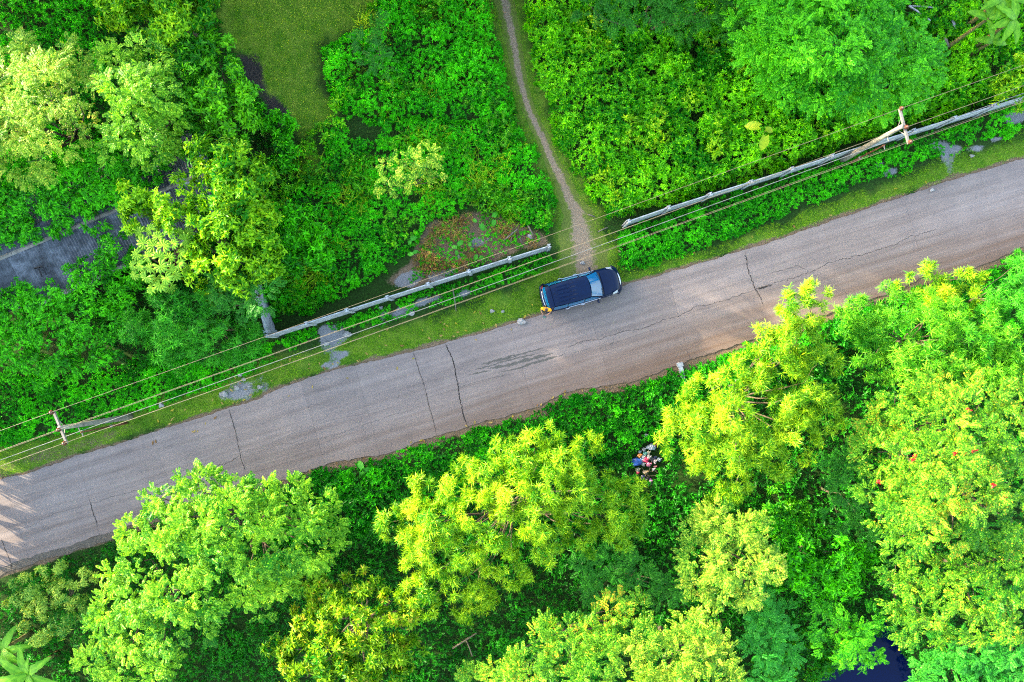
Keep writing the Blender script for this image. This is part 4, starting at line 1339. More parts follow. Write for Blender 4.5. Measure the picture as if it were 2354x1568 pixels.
cover('verge_grass', 'short trodden grass along the far side of the road', VG, 230, 'grass', (0.06, 0.12), flat, 'grass', seed=12, cat='grass', avoid=ASH_AV + [CARP[:0]] if False else ASH_AV, gap=0.27, big=1.5, edge=0.2)
cover('clearing_grass', 'thin mown grass in the clearing at the top', [(500, -90), (880, -90), (860, 40), (735, 105), (728, 190), (775, 260), (720, 310), (740, 400), (690, 420), (680, 300), (600, 200), (540, 90)], 190, 'grass', (0.05, 0.10), flat,
      'grass', seed=13, cat='grass', gap=0.30, big=1.8, tone=0.55, avoid=[DARK_PATCH], edge=0.2)
cover('path_edge_grass', 'thin grass creeping over both edges of the footpath', [(1100, -90), (1180, -90), (1205, 60), (1225, 200), (1265, 300), (1310, 400), (1400, 500), (1290, 560), (1280, 470), (1225, 330), (1180, 240), (1150, 120)], 190, 'grass', (0.06, 0.11), flat,
      'grass', seed=14, cat='grass', gap=0.3, edge=0.2)
cover('dry_straw', 'brown heap of dry cut straw above the left-hand fence', [(950, 640), (955, 580), (1000, 520), (1080, 490), (1160, 495), (1220, 530), (1240, 555), (1100, 610)], 130, 'straw', (0.25, 0.5), lambda x, y: 0.05 + 0.15 * fnoise(x, y, 0.9, 71), 'straw',
      seed=15, tilt=1.1, cat='straw', gap=0.42, big=0.9)
cover('weeds', 'sparse green weeds among the dry straw', [(940, 650), (955, 580), (1000, 520), (1080, 490), (1160, 495), (1250, 545), (1100, 612)], 40, 'rosette', (0.08, 0.15), lambda x, y: 0.1 + 0.2 * fnoise(x, y, 0.8, 73), 'shrub', seed=16, gap=0.5)

# ------------------------------------------------------------------ concrete fences
def fence(name, label, tops, last_open=True):
    z = 2.05
    pts = np.array([P(x, y, z)[:2] for x, y in tops])
    root = thing(name, label, 'fence', (*pts.mean(0), 0))
    g = np.random.default_rng(len(tops))
    for i, p in enumerate(pts):
        a = pts[min(i + 1, len(pts) - 1)] - pts[max(i - 1, 0)]
        a /= np.linalg.norm(a)
        A = np.array([[a[0], a[1], 0], [-a[1], a[0], 0], [0, 0, 1]])
        core = boxv((*p, 1.0), (0.07, 0.17, 2.1), A)
        f1 = boxv((*(p + A[1][:2] * 0.07), 1.0), (0.19, 0.045, 2.096), A)
        f2 = boxv((*(p - A[1][:2] * 0.07), 1.0), (0.19, 0.045, 2.096), A)
        po = part('post', *join(core, f1, f2), M['crete'], root)
    for i in range(len(pts) - 1):
        p, q = pts[i], pts[i + 1]
        a = (q - p) / np.linalg.norm(q - p)
        L = np.linalg.norm(q - p) - 0.08
        A = np.array([[a[0], a[1], 0], [-a[1], a[0], 0], [0, 0, 1]])
        for k in range(5):
            c = (p + q) / 2 + A[1][:2] * g.normal() * 0.006
            v, f = boxv((*c, 0.18 + 0.395 * k), (L, 0.05, 0.385), A)
            part('panel', v, f, M['crete'], root)
    return root


LF = [(612, 772), (703, 743), (796, 713), (889, 683), (983, 653), (1077, 623), (1171, 593), (1262, 565)]
fence('concrete_fence', 'weathered precast concrete fence left of the footpath, parallel to the road', LF)
fence('concrete_fence', 'short return of concrete fence running back from the corner post', [(608, 762), (590, 690), (572, 615)])
fence('concrete_fence', 'long weathered precast concrete fence right of the footpath', [(1445, 508), (1538, 476), (1633, 446), (1728, 417), (1822, 387), (1915, 357), (2008, 328), (2102, 299), (2197, 270), (2288, 242), (2382, 212)])


# ------------------------------------------------------------------ power poles, wires
def power_pole(label, base, top, arm_a, arm_b, bracket_side):
    b = P(*base, 0.0)
    t = P(*top, 7.35)
    root = thing('power_pole', label, 'pole', (b[0], b[1], 0), 'concrete power poles')
    n = 10
    path = np.array([b + (t - b) * k / (n - 1) for k in range(n)])
    path[0][2] = -0.1
    part('shaft', *tube(path, np.linspace(0.17, 0.10, n), 14), M['pole'], root, True)
    a = P(*arm_a, 7.15)
    c = P(*arm_b, 7.15)
    d = (c - a) / np.linalg.norm(c - a)
    e = np.cross(d, ZU)
    ca = part('crossarm', *boxv((a + c) / 2, (np.linalg.norm(c - a), 0.10, 0.12), [d, e, ZU]), M['steel'], root)
    for s in (-0.45, 0.45):
        m = (a + c) / 2
        part('brace', *tube([m + d * s + ZU * -0.05, np.array([m[0], m[1], 6.6]) + e * 0.08], 0.02, 6), M['steel'], root)
    ins = []
    for q in (a + d * 0.05, (a + c) / 2 + d * 0.10, c - d * 0.05):
        prof = [(0.0, 0.03), (0.06, 0.03), (0.07, 0.10), (0.10, 0.075), (0.13, 0.115), (0.16, 0.08), (0.19, 0.10), (0.23, 0.05), (0.26, 0.05)]
        pts = np.array([[q[0], q[1], 7.22 + h] for h, _ in prof])
        part('insulator', *tube(pts, np.array([r for _, r in prof]), 12), M['insul'], root, True)
        ins.append(np.array([q[0], q[1], 7.47]))
    m = path[int(n * 0.75)]
    br = part('cable_bracket', *tube([m, m + d * bracket_side * 0.32, m + d * bracket_side * 0.34 + ZU * 0.1], 0.025, 6), M['steel'], root)
    return ins, m + d * bracket_side * 0.34 + ZU * 0.1, (a + c) / 2, d


insL, brL, midL, dL = power_pole('sunlit leaning concrete power pole at the left beside the road', (301, 958), (136, 984), (123, 945), (154, 1020), 1)
insR, brR, midR, dR = power_pole('concrete power pole standing at the right-hand fence', (1932, 370), (2074, 290), (2067, 250), (2088, 331), 1)


def tele_pole(label, base, top, z):
    b, t = P(*base, 0.0), P(*top, z)
    root = thing('telephone_pole', label, 'pole', (b[0], b[1], 0), 'rusty telephone poles')
    k = lambda u: b + (t - b) * u
    part('lower_tube', *tube([k(-0.02), k(0.15), k(0.38)], 0.075, 10), M['rust'], root, True)
    part('upper_tube', *tube([k(0.37), k(0.7), k(1.0)], [0.055, 0.045, 0.04], 10), M['rust'], root, True)
    part('collar', *tube([k(0.36), k(0.40)], 0.085, 10), M['steel'], root, True)
    part('cable_hook', *tube([k(0.985), k(0.985) + np.array([0.05, -0.22, -0.05])], 0.03, 6), M['steel'], root)
    return k(0.985) + np.array([0.05, -0.22, -0.05])


hkL = tele_pole('thin rusty telephone pole beside the left power pole', (293, 972), (186, 994), 4.9)
hkR = tele_pole('thin rusty telephone pole beside the right power pole', (1946, 379), (2033, 333), 4.7)


def wire(label, a, b, sag, r, mat, over=1.0):
    """A wire through two poles and on past both, one mesh."""
    d = b - a
    pts = []
    for lo, hi in ((-0.30, 0.0), (0.0, 1.0), (1.0, 1.30)):
        n = 36 if hi == 1.0 else 12
        for k in range(n):
            u = lo + (hi - lo) * k / n
            if lo == 0.0:
                s = 4 * sag * u * (1 - u)
            else:
                w = u + 1 if lo < 0 else u - 1
                s = 4 * sag * w * (1 - w)
            p = a + d * u
            pts.append([p[0], p[1], p[2] - s])
    return tag(part('overhead_wire', *tube(np.array(pts), r, 5), M[mat], None, True), label, 'wire', 'overhead wires between the two poles')


wire('bare overhead wire on the outermost insulators, farthest from the road', insL[0], insR[0], 0.5, 0.009, 'wire')
wire('bare overhead wire on the middle insulators of both poles', insL[1], insR[1], 0.5, 0.009, 'wire')
wire('bare overhead wire on the insulators nearest the road', insL[2], insR[2], 0.5, 0.009, 'wire')
wire('thin neutral wire just below the middle insulators', P(128, 992, 6.7), P(2062, 300, 6.7), 0.45, 0.007, 'wire')
wire('thick dark twisted cable carried on the pole brackets', brL, brR, 0.5, 0.014, 'cable')
wire('thin telephone cable strung between the rusty poles', hkL, hkR, 0.5, 0.008, 'wire')


# ------------------------------------------------------------------ shed with corrugated roof
def shed():
    zr, ze = 3.0, 2.45
    A, B = P(-60, 620, zr), P(470, 398, zr)
    d = (B - A) / np.linalg.norm(B - A)
    e = np.array([d[1], -d[0], 0])                                   # towards the road
    L = np.linalg.norm(B - A)
    root = thing('old_shed', 'long old shed with grey corrugated roof half swallowed by climbers', 'shed', (*((A + B) / 2)[:2], 0))
    W = 2.7
    n = int(L / 0.95)
    g = np.random.default_rng(4)
    for side in (1, -1):
        for i in range(n):
            s0 = i * L / n
            s1 = (i + 1) * L / n + 0.04
            cols = 27
            v, f = [], []
            lift = g.random() * 0.03 + 0.004 * (i % 2)
            for c in range(cols):
                s = s0 + (s1 - s0) * c / (cols - 1)
                h = 0.03 * math.cos(c * math.pi / 2 * 1.0) + lift
                top = A + d * s + e * side * 0.03 + ZU * (h)
                bot = A + d * s + e * side * (W + g.normal() * 0.004) + ZU * (h + ze - zr)
                v += [top, bot]
            for c in range(cols - 1):
                f.append((2 * c, 2 * c + 1, 2 * c + 3, 2 * c + 2))
            part('roof_sheet', v, f, M['roof'], root)
    for i in range(6):
        p0 = A + d * (L * i / 6) + ZU * 0.06
        p1 = A + d * (L * (i + 1) / 6 - 0.02) + ZU * (0.06 + g.normal() * 0.006)
        v = []
        for q in (p0, p1):
            v += [q + e * -0.11 - ZU * 0.03, q + ZU * 0.01, q + e * 0.11 - ZU * 0.03]
        part('ridge_cap', v, [(0, 1, 4, 3), (1, 2, 5, 4)], M['pole'], root)
    for side in (1, -1):
        c = (A + B) / 2 + e * side * (W - 0.4)
        part('wall', *boxv((c[0], c[1], 1.15), (L - 0.6, 0.12, 2.3), [d, e, ZU]), M['crete'], root)
    for s in (0.35, L - 0.35):
        c = A + d * s
        part('gable_wall', *boxv((c[0], c[1], 1.15), (0.12, 2 * W - 1.1, 2.3), [d, e, ZU]), M['crete'], root)
    return root, A, d, e


shed_root, SA, SD, SE = shed()
for k, (a, b, w) in enumerate([((78, 617), (98, 612), 0.09), ((88, 615), (96, 636), 0.08), ((98, 612), (106, 632), 0.07)]):
    pa, pb = P(*a, 2.92), P(*b, 2.86)
    tag(part('charred_plank', *tube([pa, (pa + pb) / 2, pb], w / 2, 5), M['trim']), ['short dark plank lying along the shed roof near its left end', 'dark plank lying across the left end of the shed roof', 'dark plank nearest the middle of the shed roof'][k], 'plank')
for k, (a, b) in enumerate([((400, 418), (446, 408)), ((405, 428), (440, 418)), ((362, 458), (392, 442))]):
    pa, pb = P(*a, 2.98), P(*b, 3.0)
    tag(part('loose_board', *tube([pa, (pa + pb) / 2, pb], 0.06, 5), M['crete']), ['pale loose board on top of the right end of the shed roof', 'loose board just below the pale board on the shed roof', 'loose board at the lower edge of the shed roof, right end'][k], 'board')


# ------------------------------------------------------------------ banana plants, umbrella-leaved tree, taro
def blade(L, W, g, droop=0.5, n=9, tears=True, fold=0.18):
    """Long leaf along +x with a raised midrib, edges torn."""
    v, f, t = [], [], []
    for i in range(n + 1):
        u = i / n
        w = W * (math.sin(math.pi * min(1, u * 0.93 + 0.07)) ** 0.55) * (1 - 0.25 * u) * (1 if i < n else 0.05)
        x = L * u
        z = 0.45 * L * u * 0.6 - droop * L * u * u
        for k, s in enumerate((-1, -0.5, 0, 0.5, 1)):
            ww = w * (1 - (0.25 * g.random() if tears and abs(s) == 1 and i % 2 else 0))
            v.append((x, s * ww / 2, z + abs(s) * fold * w * (0.5 if tears else 0.6) - (0.10 * w * g.random() if tears and abs(s) == 1 else 0)))
            t.append(0.2 + 0.5 * g.random() + (0.25 if s == 0 else 0))
    for i in range(n):
        for k in range(4):
            a = i * 5 + k
            f.append((a, a + 5, a + 6, a + 1))
    return np.array(v), f, np.clip(t, 0, 1)


def rot_place(v, az, el, o):
    ca, sa, ce, se = math.cos(az), math.sin(az), math.cos(el), math.sin(el)
    x = v[:, 0] * ce - v[:, 2] * se
    z = v[:, 0] * se + v[:, 2] * ce
    y = v[:, 1]
    return np.stack([x * ca - y * sa, x * sa + y * ca, z], 1) + np.asarray(o)


def toned(name, v, f, t, mat, root, smooth=True):
    o = part(name, v, f, mat, root, smooth)
    at = o.data.attributes.new('tone', 'FLOAT', 'POINT')
    at.data.foreach_set('value', np.asarray(t, np.float32))
    return o


def banana(label, px, py, z, leaves, seed, lean=(0, 0)):
    """Crown at (px, py, z); leaves: (azimuth deg, elevation deg, length, width)."""
    g = np.random.default_rng(seed)
    top = P(px, py, z)
    base = np.array([top[0] + lean[0], top[1] + lean[1], 0])
    root = thing('banana_plant', label, 'banana plant', base)
    p = np.array([base + (top - base) * k for k in np.linspace(-0.02, 1, 6)])
    part('stem', *tube(p, np.linspace(0.14, 0.07, 6), 9), M['stem'], root, True)
    for az, el, L, W in leaves:
        v, f, t = blade(L, W, g)
        toned('leaf', rot_place(v, math.radians(az), math.radians(el), top + g.normal(size=3) * 0.03), f, t, M['banana'], root)
    return root


banana('banana plant with broad glossy leaves in the bottom left corner', 62, 1548, 2.9, [(95, 25, 1.7, .5), (150, 15, 1.9, .55), (190, 10, 1.8, .5), (225, 20, 1.6, .5), (35, 25, 1.9, .55), (70, 35, 1.2, .42), (300, 10, 1.7, .5), (340, 5, 1.8, .5)], 1)
banana('banana plant whose torn leaves reach in from the left edge near the bottom', 8, 1492, 2.6, [(60, 20, 1.6, .5), (10, 15, 1.7, .5), (330, 20, 1.5, .5), (290, 10, 1.6, .5), (120, 10, 1.5, .5)], 2)
banana('banana plant with a long bare stem in the top right corner', 2272, 42, 3.4, [(160, 10, 1.15, .5), (60, 20, 1.3, .5), (10, 20, 1.1, .45), (290, 0, 1.1, .45), (110, 20, 1.2, .45)], 3, (-1.2, -0.9))
banana('banana plant at the right edge near the top corner', 2330, 45, 3.6, [(200, 10, 1.3, .5), (240, 15, 1.4, .5), (150, 20, 1.3, .5), (280, 5, 1.3, .5), (100, 20, 1.4, .5)], 4, (-1.0, -0.8))
banana('small banana plant with two round leaves below the taller ones in the top right', 2282, 95, 2.2, [(170, 5, .95, .5), (350, 10, .8, .45), (60, 30, .6, .3)], 5, (-0.8, -0.4))
banana('banana plant cut by the top edge in the right corner', 2305, -5, 3.6, [(180, 10, 1.3, .5), (250, 15, 1.3, .5), (210, 15, 1.4, .5), (310, 5, 1.3, .5), (340, 20, 1.4, .5)], 6, (-0.7, -0.7))


def umbrella_leaf(g, R, n=10):
    v, f, t = [(0, 0, 0.0)], [], [0.75]
    for i in range(n):
        a0 = -2.75 + 5.5 * i / n
        a1 = -2.75 + 5.5 * (i + 1) / n
        am = (a0 + a1) / 2
        R1 = R * (0.85 + 0.2 * g.random())
        b = len(v)
        for a, r, z, c in ((a0, 0.62 * R, -0.10 * R, 0.15), (am, 0.6 * R1, 0.06 * R, 0.8), (am, R1, -0.26 * R, 0.6), (a1, 0.62 * R, -0.10 * R, 0.15)):
            v.append((r * math.cos(a), r * math.sin(a), z))
            t.append(c)
        f += [(0, b, b + 1), (0, b + 1, b + 3), (b, b + 2, b + 1), (b + 1, b + 2, b + 3)]
    return np.array(v), f, t


def umbrella_tree():
    g = np.random.default_rng(8)
    spots = [(322, 535), (345, 528), (362, 545), (385, 532), (410, 535), (330, 560), (352, 565), (375, 565), (398, 560), (425, 552), (315, 585), (340, 590), (365, 590), (390, 592), (415, 580), (322, 610), (345, 615),
             (368, 612), (392, 618), (412, 605), (310, 632), (335, 638), (358, 640), (380, 640), (402, 632), (428, 618), (348, 660), (368, 655), (390, 662), (430, 535), (305, 610), (440, 570)]
    root_xy = P(372, 600, 5.6)
    root = thing('umbrella_tree', 'tree with big ribbed umbrella-like leaves above the left bamboo', 'tree', (root_xy[0], root_xy[1], 0))
    fork = np.array([root_xy[0], root_xy[1], 3.6])
    part('trunk', *tube([np.array([root_xy[0], root_xy[1], -0.1]), fork * [1, 1, .5], fork], [0.13, 0.11, 0.09], 9), M['twig'], root, True)
    shapes = []
    for k in range(5):
        v, f, t = umbrella_leaf(g, 0.42)
        me = mesh('leaf', v, f, False)
        at = me.attributes.new('tone', 'FLOAT', 'POINT')
        at.data.foreach_set('value', np.asarray(t, np.float32))
        me.materials.append(M['umbrella'])
        shapes.append(me)
    bases = []
    for k, (px, py) in enumerate(spots):
        z = 6.2 - 0.006 * math.hypot(px - 370, py - 590) * 1.6 + g.normal() * 0.18
        p = P(px, py, z)
        o = link('leaf', shapes[k % 5], None, root)
        o.location = tuple(p - origin_of(root))
        out = p - np.array([root_xy[0], root_xy[1], z])
        az = math.atan2(out[1], out[0])
        s = 0.8 + 0.35 * g.random()
        o.scale = (s, s, s)
        o.rotation_euler = (g.normal() * 0.22, 0.18 + g.normal() * 0.2, az + g.normal() * 0.3)
        v, f = limb(fork, p - np.array([0, 0, 0.02]), 0.035, 0.012, g, 6)
        part('branch', v, f, M['twig'], root, True)


umbrella_tree()


def heart(L, W, g):
    v, f, t = [], [], []
    n = 7
    for i in range(n + 1):
        u = i / n
        w = W * (math.sin(math.pi * (u * 0.86 + 0.14)) ** 0.7) if i < n else 0.02
        x = L * (u - 0.25)
        z = -0.35 * L * u * u
        for s in (-1, 0, 1):
            v.append((x - (0.18 * L if i == 0 and s else 0), s * w / 2, z + abs(s) * 0.12 * w))
            t.append(0.3 + 0.3 * g.random() + (0.3 if s == 0 else 0))
    for i in range(n):
        for k in range(2):
            a = i * 3 + k
            f.append((a, a + 3, a + 4, a + 1))
    return np.array(v), f, np.clip(t, 0, 1)


def taro(label, leaves, mat='taro', seed=0):
    """leaves: (px, py, z, azimuth, length)."""
    g = np.random.default_rng(seed)
    ps = np.array([P(px, py, z) for px, py, z, _, _ in leaves])
    b = ps.mean(0)
    root = thing('taro_plant', label, 'taro plant', (b[0], b[1], 0))
    for (px, py, z, az, L), p in zip(leaves, ps):
        v, f, t = heart(L, L * 0.72, g)
        toned('leaf', rot_place(v, math.radians(az), -0.15, p), f, t, M[mat], root)
        part('stalk', *tube([np.array([b[0], b[1], -0.02]), (np.array([b[0], b[1], 0]) + p) / 2 + [0, 0, 0.15 * z], p - [0, 0, 0.01]], 0.015, 5), M['stem'], root, True)
    return root


taro('two big yellowing elephant-ear leaves rising from the scrub above the fence', [(1736, 290, 2.2, 170, 0.75), (1765, 298, 2.1, 350, 0.5), (1757, 322, 2.2, 260, 0.75)], 'taro_yellow', 1)
taro('pair of elephant-ear leaves in the middle of the dry straw', [(1107, 520, .5, 300, .42), (1092, 508, .45, 140, .3)], 'taro', 2)
taro('elephant-ear plant at the upper edge of the straw, nearest the footpath', [(1136, 495, .55, 60, .4), (1135, 510, .45, 260, .38)], 'taro', 3)
taro('elephant-ear plant with several small leaves in the lower straw', [(1046, 568, .45, 170, .34), (1056, 560, .5, 40, .4), (1049, 580, .4, 280, .3)], 'taro', 4)
taro('small elephant-ear plant close behind the left-hand fence', [(1079, 563, .4, 120, .3), (1084, 572, .35, 290, .26)], 'taro', 5)
taro('elephant-ear plant at the left end of the straw beside the scrub', [(948, 549, .5, 30, .4), (943, 556, .4, 230, .28)], 'taro', 6)
taro('dark elephant-ear plant just above the sandy patch behind the fence', [(945, 584, .45, 190, .36), (953, 580, .4, 30, .3)], 'taro', 7)
taro('elephant-ear leaves pressed against the back of the left-hand fence', [(1094, 590, .5, 250, .36), (1106, 592, .45, 330, .36)], 'taro', 8)
taro('large-leaved taro among the shrubbery at the near road edge, left of the yellow bamboo', [(830, 1072, .7, 120, .5), (832, 1090, .7, 280, .5), (842, 1080, .6, 20, .4)], 'taro', 9)


# ------------------------------------------------------------------ the parked car
def build_car():
    c = P(1336, 664, 0.9)
    root = thing('parked_car', 'black people carrier coloured by blue sky parked half on the verge at the footpath', 'car', (c[0], c[1], ZR), None, math.radians(15.5))

    def cp(name, v, f, mat, parent=None, smooth=False):
        return link(name, mesh(name, np.asarray(v, float), f, smooth), mat, parent or root)

    # lower body: stations along x (rear -2.2 .. front 2.2), ring of (y, z)
    st = [(-2.20, .66, .40, .92), (-2.14, .76, .30, 1.02), (-1.9, .82, .24, 1.04), (-1.3, .84, .22, 1.04), (-.4, .845, .22, 1.02), (.5, .84, .22, 1.00), (1.05, .83, .22, 1.00), (1.5, .82, .24, .96),
          (1.85, .78, .26, .90), (2.05, .70, .30, .82), (2.17, .56, .36, .72), (2.2, .46, .42, .62)]
    v, f = [], []
    K = 15
    for x, w, zb, zt in st:
        ring = [(1.0 * w * .90, zb), (w * .985, zb + .15), (w, (zb + zt) / 2), (w * .985, zt - .12), (w * .93, zt - .03), (w * .72, zt + .015), (w * .35, zt + .04), (0, zt + .045)]
        full = ring + [(-y, z) for y, z in ring[-2::-1]]
        for k, (y, z) in enumerate(full):
            # nose rounds towards the middle
            v.append((x + (0.05 * (1 - (y / .85) ** 2) if abs(x) > 2 else 0) * (1 if x > 0 else -1), y, z))
    n = len(full)
    for i in range(len(st) - 1):
        for k in range(n - 1):
            a = i * n + k
            f.append((a, a + n, a + n + 1, a + 1))
        f.append((i * n + n - 1, (i + 1) * n + n - 1, (i + 1) * n, i * n))
    f.append(tuple(range(n)))
    f.append(tuple((len(st) - 1) * n + k for k in range(n - 1, -1, -1)))
    body = cp('body', v, f, M['paint'], None, True)
    # bonnet: a raised panel on the nose
    v, f = [], []
    for i in range(8):
        u = i / 7
        x = 1.16 + 0.86 * u
        hw = 0.70 - 0.05 * u - 0.16 * u ** 3
        for k in range(9):
            s = -1 + 2 * k / 8
            v.append((x + 0.05 * (1 - s * s), s * hw, 1.068 - 0.14 * u - 0.10 * u * u + 0.035 * (1 - s * s) - (0.02 if abs(s) > .9 else 0)))
    for i in range(7):
        for k in range(8):
            a = i * 9 + k
            f.append((a, a + 9, a + 10, a + 1))
    cp('bonnet', v, f, M['paint'], None, True)
    # roof
    v, f = [], []
    for i in range(15):
        u = i / 14
        x = 0.36 - 2.10 * u
        hw = 0.60 + 0.03 * math.sin(math.pi * u) - 0.015 * u
        for k in range(11):
            s = -1 + 2 * k / 10
            v.append((x + 0.06 * (1 - s * s) * (1 - u), s * hw, 1.60 + 0.075 * (1 - s ** 4) + 0.03 * math.sin(math.pi * min(1, u * 1.15))))
    for i in range(14):
        for k in range(10):
            a = i * 11 + k
            f.append((a, a + 1, a + 12, a + 11))
    roof = cp('roof', v, f, M['paint'], None, True)
    for yy, x0, x1 in ((-.42, -.35, -1.62), (-.22, -.25, -1.62), (0.0, -.25, -1.62), (.22, -.25, -1.62), (.42, -.35, -1.62)):
        vv = []
        for i in range(6):
            u = i / 5
            x = x0 + (x1 - x0) * u
            zz = 1.60 + 0.075 * (1 - (yy / .62) ** 4) + 0.03 * math.sin(math.pi * min(1, (0.36 - x) / 2.1 * 1.15))
            h = 0.022 * min(1, 4 * u, 1 if u < 1 else .2)
            vv += [(x, yy - .035, zz - .004), (x, yy - .012, zz + h), (x, yy + .012, zz + h), (x, yy + .035, zz - .004)]
        ff = []
        for i in range(5):
            for k in range(3):
                a = i * 4 + k
                ff.append((a, a + 1, a + 5, a + 4))
        cp('roof_rib', vv, ff, M['paint'], roof, False)
    # rear spoiler
    v, f = [], []
    for i in range(4):
        u = i / 3
        for k in range(9):
            s = -1 + 2 * k / 8
            v.append((-1.765 - 0.25 * u - 0.05 * (1 - s * s) * u, s * (0.615 - .03 * u), 1.615 + 0.05 * (1 - s ** 4) - 0.05 * u * u))
    for i in range(3):
        for k in range(8):
            a = i * 9 + k
            f.append((a, a + 1, a + 10, a + 9))
    cp('rear_spoiler', v, f, M['paint'], None, True)

    def patch(name, c00, c10, c11, c01, mat, bulge, nu=6, nv=6, parent=None):
        """Curved pane between four corners."""
        c00, c10, c11, c01, bulge = map(lambda q: np.array(q, float), (c00, c10, c11, c01, bulge))
        vv = []
        for j in range(nv + 1):
            w = j / nv
            for i in range(nu + 1):
                u = i / nu
                p = c00 * (1 - u) * (1 - w) + c10 * u * (1 - w) + c11 * u * w + c01 * (1 - u) * w
                vv.append(p + bulge * (1 - (2 * u - 1) ** 2))
        ff = [(j * (nu + 1) + i, j * (nu + 1) + i + 1, (j + 1) * (nu + 1) + i + 1, (j + 1) * (nu + 1) + i) for j in range(nv) for i in range(nu)]
        return cp(name, vv, ff, mat, parent, True)

    patch('windscreen', (1.02, -.70, 1.05), (1.02, .70, 1.05), (.37, .58, 1.60), (.37, -.58, 1.60), M['glass'], (.10, 0, .035), 10, 6)
    patch('rear_window', (-2.12, .68, 1.06), (-2.12, -.68, 1.06), (-1.96, -.56, 1.55), (-1.96, .56, 1.55), M['glass'], (-.05, 0, 0), 8, 4)
    for s in (-1, 1):
        patch('side_window', (.86, .755 * s, 1.03), (.0, .775 * s, 1.03), (.0, .645 * s, 1.56), (.36, .63 * s, 1.56), M['glass'], (0, .01 * s, 0), 5, 4)
        patch('side_window', (-.06, .775 * s, 1.03), (-.98, .775 * s, 1.04), (-.98, .645 * s, 1.56), (-.06, .645 * s, 1.56), M['glass'], (0, .01 * s, 0), 5, 4)
        patch('side_window', (-1.04, .775 * s, 1.04), (-1.86, .755 * s, 1.05), (-1.78, .62 * s, 1.56), (-1.04, .645 * s, 1.56), M['glass'], (0, .01 * s, 0), 5, 4)
        # pillars and roof rail: one dark frame behind the panes
        patch('window_frame', (1.06, .745 * s, 1.0), (-2.08, .735 * s, 1.0), (-1.94, .585 * s, 1.60), (.36, .60 * s, 1.61), M['paint'], (0, .004 * s, 0), 8, 4)
        cp('belt_strip', *tube([(.9, .80 * s, 1.02), (0, .828 * s, 1.045), (-.98, .828 * s, 1.06)], .016, 6), M['chrome'])
        for hx in (-.15, -1.05):
            cp('door_handle', *tube([(hx + .1, .845 * s, .93), (hx + .06, .885 * s, .935), (hx - .06, .885 * s, .935), (hx - .1, .845 * s, .93)], .017, 6), M['chrome'])
        m = cp('wing_mirror', *blob((.72, .955 * s, 1.07), (.07, .12, .075), 7, 0.05, 10, 7), M['paint'], None, True)
        cp('mirror_arm', *tube([(.74, .78 * s, 1.03), (.72, .90 * s, 1.05)], .025, 6), M['trim'], m)
        # head and tail lamps
        hv = [(2.03, .50 * s, .80), (1.88, .745 * s, .90), (1.60, .80 * s, .955), (1.66, .70 * s, .985), (1.95, .60 * s, .90), (2.11, .48 * s, .80),
              (2.14, .50 * s, .68), (1.98, .745 * s, .70)]
        cp('headlight', hv, [(0, 1, 2, 3, 4) if s < 0 else (4, 3, 2, 1, 0), (0, 4, 5) if s < 0 else (5, 4, 0), (5, 6, 7, 1, 0), (1, 7, 2)], M['lamp'])
        tv = [(-2.20, .58 * s, .95), (-2.20, .58 * s, 1.08), (-2.10, .78 * s, 1.12), (-1.98, .815 * s, 1.08), (-2.06, .80 * s, .93), (-2.12, .60 * s, 1.14)]
        cp('tail_light', tv, [(0, 1, 2, 4), (4, 2, 3), (1, 5, 2)], M['redlamp'])
        for wx in (-1.35, 1.42):
            w = cp('wheel', *tube([(wx, .60 * s, .30), (wx, .815 * s, .30)], .31, 20), M['tyre'], None, False)
            cp('rim', *tube([(wx, .80 * s, .30), (wx, .822 * s, .30)], [.20, .19], 14), M['chrome'], w)
    cp('bumper', *tube([(1.95, -.80, .52), (2.16, -.62, .50), (2.25, -.3, .50), (2.27, 0, .50), (2.25, .3, .50), (2.16, .62, .50), (1.95, .80, .52)], .10, 8), M['paint'], None, True)
    cp('grille', *tube([(2.16, -.45, .72), (2.24, -.2, .71), (2.26, 0, .71), (2.24, .2, .71), (2.16, .45, .72)], .035, 6), M['chrome'], None, True)
    rb = cp('rear_bumper', *tube([(-1.95, -.81, .60), (-2.17, -.70, .60), (-2.25, -.3, .60), (-2.26, 0, .60), (-2.25, .3, .60), (-2.17, .70, .60), (-1.95, .81, .60)], .11, 8), M['paint'], None, True)
    cp('chrome_strip', *tube([(-2.14, -.62, .97), (-2.24, -.3, .98), (-2.26, 0, .98), (-2.24, .3, .98), (-2.14, .62, .97)], .022, 6), M['chrome'], None, True)
    cp('number_plate', *boxv((-2.285, 0, .80), (.02, .42, .13)), M['plate'])
    cp('cowl', *boxv((1.10, 0, 1.055), (.10, 1.26, .03)), M['trim'])
    for y0, y1 in ((-.52, .02), (.08, .56)):
        cp('wiper', *tube([(1.12, y0, 1.085), (1.05, (y0 + y1) / 2, 1.115), (.98, y1, 1.15)], .012, 5), M['trim'])
    cp('dashboard_mat', *boxv((.80, .0, 1.0), (.28, 1.2, .02)), M['trim'])
    cp('aerial', *tube([(-1.55, .1, 1.66), (-1.68, .1, 1.74)], .012, 5), M['trim'], roof)
    return root


build_car()


